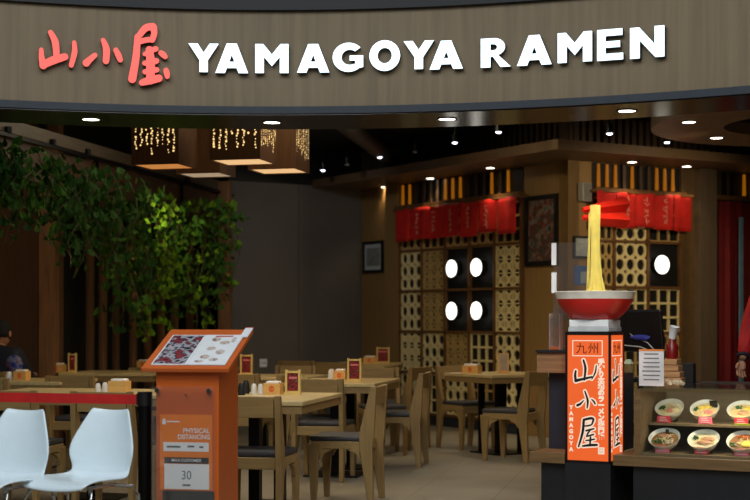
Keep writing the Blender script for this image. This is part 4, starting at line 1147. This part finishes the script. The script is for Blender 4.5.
MB().box(-.13, .13, -.13, .13, .031, .076, .003).build('upper_slab', plain('pale slab', (226, 230, 232), .4), cap)
BC = CP(-.127-.15, -.063+.15, 1.263-.01)+TSH
gb = empty('giant_noodle_bowl', 'giant red bowl with white rim band on top of the totem', 'bowl', BC)
MB().lathe([(0, 0), (.135, 0), (.155, .008), (.205, .055), (.236, .11), (.246, .132)], 48).build('red_body', plain('glossy red bowl', (206, 36, 30), .3, var=.04), gb, True)
MB().lathe([(.2465, .1325), (.256, .170), (.26, .178), (.254, .181), (.238, .14), (.2, .10), (0, .09)], 48).build('white_rim', plain('bowl white', (224, 220, 208), .35), gb, True)
nd = empty('giant_noodles', 'tall bundle of pale yellow noodles lifted from the giant bowl', 'noodles', BC)
m = MB()
zt2 = at(595, 205, BC.y).z-BC.z
for q in range(60):
    an = random.uniform(0, 2*PI); rr = math.sqrt(random.random())
    pts = []
    for (f, w, cxo) in [(0, .09, .012), (.08, .06, .010), (.25, .036, .006), (.5, .025, .002), (.75, .026, 0), (.92, .03, 0), (1, .028, 0)]:
        pts.append(Vector((cxo+w*rr*math.cos(an)+random.uniform(-.002, .002)-.0, .6*w*rr*math.sin(an), .12+f*(zt2-.12))))
    m.tube(pts, .0065, 6)
for q in range(60):
    an = random.uniform(0, 2*PI); rr = random.uniform(.03, .2); c = Vector((rr*math.cos(an), rr*math.sin(an), .125)); b = random.uniform(0, PI)
    m.tube([c+Vector((-.05*math.cos(b), -.05*math.sin(b), 0)), c+Vector((0, 0, .02)), c+Vector((.05*math.cos(b), .05*math.sin(b), 0))], .0065, 6)
m.build('strands', plain('noodle yellow', (226, 206, 104), .45, var=.12), nd, True)
nx = (594-592.8)/F*BC.y
nd.location = BC+Vector((.002, 0, 0))
m = MB(); m.tube([(-.055, 0, .17), (-.05, .0, .3), (-.042, 0, .55), (-.04, 0, zt2-.05)], .004, 6); m.tube([(-.046, -.01, .17), (-.04, -.01, .4), (-.035, -.01, zt2-.08)], .004, 6); m.build('loose_strand', plain('noodle yellow', (226, 206, 104), .45, var=.12), nd, True)
M_CHOP = plain('vermilion lacquer', (238, 44, 24), .35, var=.05)
for lb, pa_, pb_, r0, r1 in [('upper', (583, 210), (625, 204), .018, .052), ('lower', (583, 217.5), (625, 220.5), .018, .056)]:
    A = at(pa_[0], pa_[1], BC.y+.045)-BC; B = at(pb_[0], pb_[1], BC.y+.24)-BC
    o = empty('giant_chopstick', 'giant red square chopstick gripping the noodles, '+lb+' one', 'chopstick', BC, 0, 'pair of giant chopsticks')
    m = MB(); m.tube([A, B], [r0, r1], 4); m.build('stick', M_CHOP, o)
    m = MB(); dd = (B-A).normalized(); m.tube([A+dd*.03, A+dd*.045], [r0*1.12, r0*1.12], 4); m.build('gold_band', plain('gold band', (190, 150, 60), .3, .7), o)

# brochure holder and clear sign behind bowl
bh = CP(-.56, .2, 1.053)
t = empty('brochure_holder', 'empty clear acrylic brochure holder on the dark box left of the bowl', 'holder', bh, RC)
MB().box(-.035, .035, -.03, -.027, 0, .21).build('front_sheet', M_ACRYL, t); MB().box(-.035, .035, .03, .033, 0, .27).build('back_sheet', M_ACRYL, t)
for s in (-1, 1): MB().box(s*.035-.0015, s*.035+.0015, -.03, .033, 0, .24).build('side_sheet', glass('frosted edge', (240, 240, 240), .3, .8, .35), t)
MB().box(-.034, .034, -.026, .029, 0, .02, .003).build('orange_insert', M_ORANGE, t)
cs = CP(-.655, .42, 1.053)
t = empty('clear_sign_holder', 'tall clear acrylic panel with white edge clips behind the giant bowl', 'holder', cs, RC)
MB().box(0, .30, -.002, .002, 0, .72).build('panel', M_ACRYL, t)
MB().box(-.012, .02, -.006, .006, .57, .72).build('edge_clip', M_PAPER, t); MB().box(-.012, .022, -.006, .006, .38, .52).build('edge_clip', M_PAPER, t)

# ------------------------------------------------------------------ back work area
bc = empty('back_worktop', 'wooden back worktop behind the display case', 'worktop', C0, RC)
cbox('cabinet', -.1, 2.6, .95, 1.5, 0, .78, M_COUNTER, bc); cbox('top', -.12, 2.62, .93, 1.52, .782, .81, M_COUNTER, bc, .003)
def cpx(px, v, z): return CP(caseu(px, v), v, z)
ps = cpx(645, 1.1, .8105)
t = empty('pos_terminal', 'black point of sale terminal with its screen turned away, behind the display case', 'till', ps, RC+R(-8))
sc_ = MB().box(-.165, .165, -.02, .02, .22, .52, .01).build('screen_housing', plain('black plastic', (14, 14, 16), .35), t); sc_.rotation_euler = (R(10), 0, 0)
MB().box(-.14, .14, -.1, .12, 0, .03, .006).build('base', M_BLACK, t); MB().box(-.04, .04, -.02, .05, .03, .3).build('stand', M_BLACK, t)
m = MB(); m.tube([(-.15, -.07, .36), (-.12, -.09, .26), (.0, -.08, .25), (.12, -.07, .20)], .006, 8)
m.tube([(-.14, -.07, .39), (-.05, -.08, .32), (.05, -.07, .28), (.13, -.07, .20)], .005, 8); m.build('cable', plain('grey cable', (150, 150, 150), .4), t, True)
MB().blob((.0, -.08, .315), .075, .02, .022, 2, .12).build('blue_cloth', plain('blue rag', (38, 44, 130), .7), t, True)
pc = cpx(672, 1.0, .982)
t = empty('paper_cup', 'tilted white paper cup on the red bottle pump beside the till', 'cup', pc+Z*.14, RC)
t.rotation_euler = (R(8), R(14), RC)
MB().lathe([(0, 0), (.024, 0), (.034, .085), (.036, .087), (.032, .083), (.024, .01), (0, .01)], 24).build('cup_body', M_PAPER, t, True)
t = empty('red_bottle', 'red sauce bottle standing beside the till on stacked wooden trays', 'bottle', pc, RC)
MB().lathe([(0, 0), (.04, 0), (.042, .02), (.042, .09), (.025, .115), (.02, .135), (0, .135)], 24).build('bottle_body', plain('red bottle plastic', (120, 12, 12), .35), t, True)
t = empty('wooden_tray_stack', 'stack of light wooden boxes beside the till', 'trays', pc*1-Z*(pc.z-.8105), RC)
for q in range(4):
    MB().box(-.07+.01*q, .08-.01*q, -.06, .06, .0005+q*.043, .04+q*.043, .004).build('tray', wood('tray wood', (184, 140, 94), .5, 'X'), t)
t = empty('sugar_canister', 'small pale canister on the back worktop left of the till', 'canister', cpx(628.5, 1.0, .8105), RC)
MB().lathe([(0, 0), (.035, 0), (.035, .13), (0, .13)], 20).build('can_body', plain('olive can', (150, 130, 84), .5), t, True); MB().lathe([(0, .131), (.037, .131), (.02, .16), (0, .165)], 20).build('can_lid', plain('mint lid', (180, 200, 170), .4), t, True)
t = empty('black_box', 'small black box on the worktop in front of the pillar', 'box', cpx(689, 1.1, .8105), RC)
MB().box(-.04, .04, -.04, .04, 0, .14, .004).build('box_body', M_BLACK, t)

# ------------------------------------------------------------------ people
def skin_mesh(chains, root=0, sub=1):
    """chains: list of lists of (Vector, radius); equal points are merged"""
    verts = []; rad = []; edges = []; idx = {}
    def vi(p, r):
        k = (round(p[0], 4), round(p[1], 4), round(p[2], 4))
        if k not in idx: idx[k] = len(verts); verts.append(Vector(p)); rad.append(r)
        return idx[k]
    for ch in chains:
        ids = [vi(p, r) for p, r in ch]
        edges += list(zip(ids, ids[1:]))
    me = bpy.data.meshes.new('skin_tmp'); me.from_pydata(verts, edges, [])
    o = bpy.data.objects.new('skin_tmp', me); COL.objects.link(o)
    md = o.modifiers.new('skin', 'SKIN'); md.use_smooth_shade = True
    for i, r_ in enumerate(rad):
        s = me.skin_vertices[0].data[i]; s.radius = r_ if isinstance(r_, tuple) else (r_, r_); s.use_root = (i == root)
    sb = o.modifiers.new('sub', 'SUBSURF'); sb.levels = sub; sb.render_levels = sub
    dg = bpy.context.evaluated_depsgraph_get(); dg.update()
    m2 = bpy.data.meshes.new_from_object(o.evaluated_get(dg))
    bpy.data.objects.remove(o)
    return m2
def add_mesh(mb, me, M=None):
    tmp = bmesh.new(); tmp.from_mesh(me)
    if M: bmesh.ops.transform(tmp, matrix=M, verts=tmp.verts)
    t2 = bpy.data.meshes.new('t'); tmp.to_mesh(t2); tmp.free(); mb.bm.from_mesh(t2)
M_SKIN = plain('skin', (186, 132, 100), .5, var=.05); M_HAIR = plain('black hair', (10, 8, 8), .85)
def head_mesh(mb, c, yaw):
    """head with face; c = centre, faces -y rotated by yaw"""
    h = MB()
    r = bmesh.ops.create_icosphere(h.bm, subdivisions=4, radius=1)
    for v in r['verts']:
        x, y, z = v.co
        jaw = 1-.28*max(0, -z)**1.2
        v.co = Vector((x*.073*jaw, y*.094*(1-.10*max(0, -z)), z*.118))
        if y < -.75 and abs(x) < .22 and -.35 < z < .12: v.co.y -= .018*(1-abs(x)/.22)*(1-(abs(z+.15)/.3)**2 if abs(z+.15) < .3 else 0)
        if y < -.7 and .12 > abs(abs(x)-.38)+abs(z-.06)*.6: v.co.y += .007
        if y < -.75 and abs(x) < .3 and abs(z+.48) < .07: v.co.y -= .004
    for s in (-1, 1): h.blob((s*.076, .008, .0), .01, .022, .032, 2)
    Rm = Matrix.Translation(c) @ Matrix.Rotation(yaw, 4, 'Z')
    h.xf(Rm)
    t2 = bpy.data.meshes.new('t'); h.bm.to_mesh(t2); h.bm.free(); mb.bm.from_mesh(t2)
def hand_into(mb, wrist, dirv, palm_n, s=1):
    d = Vector(dirv).normalized(); n = Vector(palm_n).normalized(); side = d.cross(n).normalized()*s
    pm_ = skin_mesh([[(wrist, .024), (wrist+d*.045, (.036, .018)), (wrist+d*.085, (.038, .016))]]); add_mesh(mb, pm_)
    for k, (o_, L) in enumerate([(-.028, .068), (-.010, .076), (.010, .072), (.027, .056)]):
        b = wrist+d*.075+side*o_
        pts = [(b, .009), (b+d*L*.45+n*.004+side*o_*.1, .0085), (b+d*L*.75+n*.014+side*o_*.15, .008), (b+d*L*.92+n*.028+side*o_*.15, .007)]
        add_mesh(mb, skin_mesh([pts]))
    b = wrist+d*.03-side*.026
    add_mesh(mb, skin_mesh([[(b, .012), (b+d*.03-side*.02+n*.01, .010), (b+d*.058-side*.024+n*.02, .0085)]]))
def person(name, label, loc, yaw, J, cloth_mat, trouser_mat, head_c, head_yaw, hands, sleeves_to=.93, collar=True):
    t = empty(name, label, 'person', loc, yaw)
    mb = MB()
    pel, waist, chest, neckb, neckt = J['pel'], J['waist'], J['chest'], J['neckb'], J['neckt']
    ch = [[(pel, (.15, .11)), (waist, (.13, .095)), (chest, (.155, .105)), (neckb, (.065, .06)), (neckt, (.052, .055))]]
    for s in ('l', 'r'):
        ch.append([(chest, .15), (J['sh'+s], .058), (J['el'+s], .042), (J['wr'+s], .027)])
        ch.append([(pel, .15), (J['hip'+s], .088), (J['kn'+s], .058), (J['an'+s], .04), (J['toe'+s], .035)])
    add_mesh(mb, skin_mesh(ch)); head_mesh(mb, head_c, head_yaw)
    for s, (d, n, sg) in hands.items(): hand_into(mb, J['wr'+s], d, n, sg)
    body = mb.build('body', M_SKIN, t, True)
    # shirt
    sh_ = MB()
    c2 = [[(pel+Vector((0, 0, .03)), (.18, .14)), (waist, (.165, .13)), (chest, (.195, .145)), (neckb, (.10, .095)), (neckb.lerp(neckt, .6), (.072, .075))]]
    for s in ('l', 'r'):
        w = J['el'+s].lerp(J['wr'+s], sleeves_to)
        c2.append([(chest, .16), (J['sh'+s], .088), (J['el'+s], .066), (w, .05)])
    add_mesh(sh_, skin_mesh(c2)); top = sh_.build('jacket', cloth_mat, t, True)
    tr = MB()
    c3 = [[(pel+Vector((0, 0, .06)), (.165, .125)), (pel, (.168, .128))]]
    for s in ('l', 'r'): c3.append([(pel, .15), (J['hip'+s], .102), (J['kn'+s], .075), (J['an'+s], .058)])
    add_mesh(tr, skin_mesh(c3)); tr.build('trousers', trouser_mat, t, True)
    sh3 = MB()
    for s in ('l', 'r'):
        a_ = J['an'+s]; b_ = J['toe'+s]; add_mesh(sh3, skin_mesh([[(a_+Vector((0, 0, -.03)), .05), ((a_+b_)/2+Vector((0, 0, -.01)), .048), (b_, .044)]]))
    sh3.build('shoes', M_BLACK, t, True)
    # hair
    hb = MB(); r = bmesh.ops.create_icosphere(hb.bm, subdivisions=3, radius=1)
    kill = []
    for v in r['verts']:
        x, y, z = v.co
        if z < -.45 or (y < -.35 and z < .42): kill.append(v)
        v.co = Vector((x*.083, y*.104+.004, z*.128+.006))
    bmesh.ops.delete(hb.bm, geom=kill, context='VERTS')
    hb.xf(Matrix.Translation(head_c) @ Matrix.Rotation(head_yaw, 4, 'Z'))
    ho = hb.build('hair', M_HAIR, t, True); sd = ho.modifiers.new('thick', 'SOLIDIFY'); sd.thickness = .012
    # eyes and mouth
    eb = MB()
    for s in (-1, 1): eb.blob((s*.028, -.083, .008), .010, .006, .006, 2)
    eb.xf(Matrix.Translation(head_c) @ Matrix.Rotation(head_yaw, 4, 'Z')); eb.build('eyes', M_BLACK, t, True)
    mo = MB(); mo.blob((0, -.086, -.056), .022, .006, .005, 2); mo.xf(Matrix.Translation(head_c) @ Matrix.Rotation(head_yaw, 4, 'Z')); mo.build('mouth', plain('lips', (150, 80, 70), .5), t, True)
    return t, top
V = Vector
# worker standing behind the display case (local: faces -y)
wpos = Vector((3.035, 10.75, 0))
J = dict(pel=V((0, 0, .95)), waist=V((0, 0, 1.10)), chest=V((0, 0, 1.33)), neckb=V((0, .0, 1.48)), neckt=V((0, -.01, 1.55)),
         shl=V((-.19, 0, 1.42)), ell=V((-.27, -.02, 1.14)), wrl=V((-.335, -.14, .955)), shr=V((.19, 0, 1.42)), elr=V((.26, -.02, 1.14)), wrr=V((.22, -.2, 1.0)),
         hipl=V((-.1, 0, .88)), knl=V((-.11, -.01, .49)), anl=V((-.11, .02, .09)), toel=V((-.12, -.13, .045)), hipr=V((.1, 0, .88)), knr=V((.11, -.01, .49)), anr=V((.11, .02, .09)), toer=V((.12, -.13, .045)))
pw, top = person('person', 'person in a red long sleeved uniform standing behind the display case, one arm in view', wpos, 0, J, plain('uniform red', (190, 20, 22), .7), M_BLACK, V((0, -.02, 1.66)), 0,
       {'l': (V((-.2, -.3, -.85)), V((.3, -.9, .2)), -1), 'r': (V((-.1, -.6, -.6)), V((-1, 0, 0)), 1)}, sleeves_to=.82)
cu_ = MB(); w = J['ell'].lerp(J['wrl'], .80); w2_ = J['ell'].lerp(J['wrl'], .88); cu_.tube([w, w2_], [.047, .046], 16); cu_.build('cuff', plain('navy cuff', (22, 22, 44), .7), pw, True)
# seated diner, back to the viewer, at left
spos = Vector((at(-3, 0, 12.9).x, 12.9, -.03))
J = dict(pel=V((0, .02, .52)), waist=V((0, .0, .66)), chest=V((0, -.03, .88)), neckb=V((0, -.05, 1.02)), neckt=V((0, -.07, 1.08)),
         shl=V((-.18, -.04, .97)), ell=V((-.24, -.12, .74)), wrl=V((-.14, -.34, .79)), shr=V((.18, -.04, .97)), elr=V((.24, -.12, .74)), wrr=V((.14, -.34, .79)),
         hipl=V((-.1, -.04, .52)), knl=V((-.13, -.42, .50)), anl=V((-.13, -.40, .09)), toel=V((-.14, -.54, .045)), hipr=V((.1, -.04, .52)), knr=V((.13, -.42, .50)), anr=V((.13, -.40, .09)), toer=V((.14, -.54, .045)))
M_JKT = plain('navy jacket', (20, 24, 38), .7)
pw2, top2 = person('person', 'seated person in dark navy jacket with blue pattern, back to the viewer, far left', spos, R(165), J, M_JKT, M_BLACK, V((0, -.10, 1.155)), 0,
       {'l': (V((.2, -.9, 0)), V((0, 0, -1)), -1), 'r': (V((-.2, -.9, 0)), V((0, 0, -1)), 1)}, sleeves_to=.95)
pt = MB()
pt.blob((-.20, .055, .885), .085, .04, .085, 3); pt.build('shoulder_pattern', voro('blue white jacket print', [(20, 26, 90), (34, 44, 140), (120, 126, 150), (110, 50, 70), (20, 24, 70)], 18, .6), top2, True)
chair((spos.x+.02, spos.y-.03), R(-15), 'under the seated person at the far left')

# ------------------------------------------------------------------ lights
def area(loc, energy, color, sx, sy, rot=(0, 0, 0), name='ceiling_or_fill_light'):
    l = bpy.data.lights.new(name, 'AREA'); l.shape = 'RECTANGLE'; l.size = sx; l.size_y = sy; l.energy = energy; l.color = color
    o = bpy.data.objects.new(name, l); COL.objects.link(o); o.location = loc; o.rotation_euler = rot; return o
def spot(loc, aim, energy, color, size, soft=.06, blend=.5):
    l = bpy.data.lights.new('spot_or_fill_light', 'SPOT'); l.energy = energy; l.color = color; l.spot_size = R(size); l.spot_blend = blend; l.shadow_soft_size = soft
    o = bpy.data.objects.new('spot_or_fill_light', l); COL.objects.link(o); o.location = loc
    o.rotation_euler = (Vector(aim)-Vector(loc)).to_track_quat('-Z', 'Y').to_euler(); return o
area((-.5, .8, 4.3), 95, (.92, .97, 1), 4, 2, (R(60), 0, 0))  # added front fill that lifts the lectern poster
area((-1.5, 4.5, 4.6), 130, (.86, .95, 1), 3.5, 2, (R(28), 0, 0))
area((2.2, 4.8, 4.6), 60, (.95, .97, 1), 3.5, 2, (R(28), 0, 0))
area((-.3, 10.9, 3.3), 16, (1, .86, .66), 1.5, 1)
area((-.3, 13.5, 3.3), 16, (1, .84, .6), 2, 1.5)
spot((.9, 14.2, 3.2), (1.0, 13.9, 0), 70, (1, .82, .6), 80)
spot((-.9, 9.9, 2.9), (-.7, 9.6, .7), 30, (1, .88, .66), 70)
spot((-1.5, 13.2, 3.3), (-2.4, 15.3, 2.15), 260, (1, .92, .5), 12)
spot((-1.4, 14.2, 3.3), (-2.25, 16.0, 1.75), 90, (1, .92, .5), 20)
spot((-2.6, 11.6, 3.3), (-2.75, 12.7, 2.05), 90, (1, .95, .45), 8)
spot((-3.2, 12.2, 2.3), (-3.5, 14.0, 1.6), 10, (1, .7, .42), 90)  # added fill for the alcove wall, has no fixture
area((-1.9, 13.2, 3.2), 4, (1, .85, .6), 1, 1, (0, R(30), 0))
spot((-2.2, 10.6, 3.3), (-3.2, 12.5, 2.1), 9, (.85, 1, .75), 60)
area((-2.4, 12.2, 3.3), 7, (1, .82, .6), 1.5, 1.5)
area((3.0, 10.6, 2.8), 9, (1, .84, .66), .8, .8)
for (x, y, e) in [(-.6, 13.6, 54), (.3, 13.0, 54), (1.0, 12.2, 42)]:  # added spots washing the left corner wall, without fixtures
    q = Vector((x, y, 0)); d = (q-P0).dot(dA); tgt = P0+dA*d
    spot((x, y, 3.3), (tgt.x, tgt.y, 1.5), e, (1, .78, .48), 75, .1, .8)
for (x, y, e) in [(2.9, 12.2, 20), (4.1, 12.9, 110)]:  # added spots lifting the right corner wall, pillar and curtain
    q = Vector((x, y, 0)); d = (q-P0).dot(dB); tgt = P0+dB*d
    spot((x, y, 2.75), (tgt.x, tgt.y, 1.7), e, (1, .78, .5), 80, .1, .8)
spot((-1.0, 14.6, 3.3), (-.8, 18.0, 1.6), 42, (.95, .95, 1), 70, .1, .8)  # added fill for the charcoal wall
spot((1.2, 7.0, 3.3), (1.38, 9.2, 1.55), 150, (1, .92, .8), 26, .1, .6)  # added spot to brighten the giant bowl and its rim
w = bpy.data.worlds.new('World'); SC.world = w; w.use_nodes = True
w.node_tree.nodes['Background'].inputs[0].default_value = (.55, .6, .7, 1); w.node_tree.nodes['Background'].inputs[1].default_value = .02

# ------------------------------------------------------------------ camera
cam = bpy.data.cameras.new('camera'); co = bpy.data.objects.new('camera', cam); COL.objects.link(co)
co.location = (0, 0, H); co.rotation_euler = (PI/2, 0, 0)
cam.sensor_width = 36; cam.lens = F/750*36; cam.shift_y = 70/750; cam.clip_end = 100
cam.dof.use_dof = True; cam.dof.focus_distance = 9.0; cam.dof.aperture_fstop = 2.8
SC.camera = co
SC.view_settings.view_transform = 'Standard'; SC.view_settings.look = 'None'; SC.view_settings.gamma = 1; SC.view_settings.use_curve_mapping = False
SC.view_settings.exposure = 0
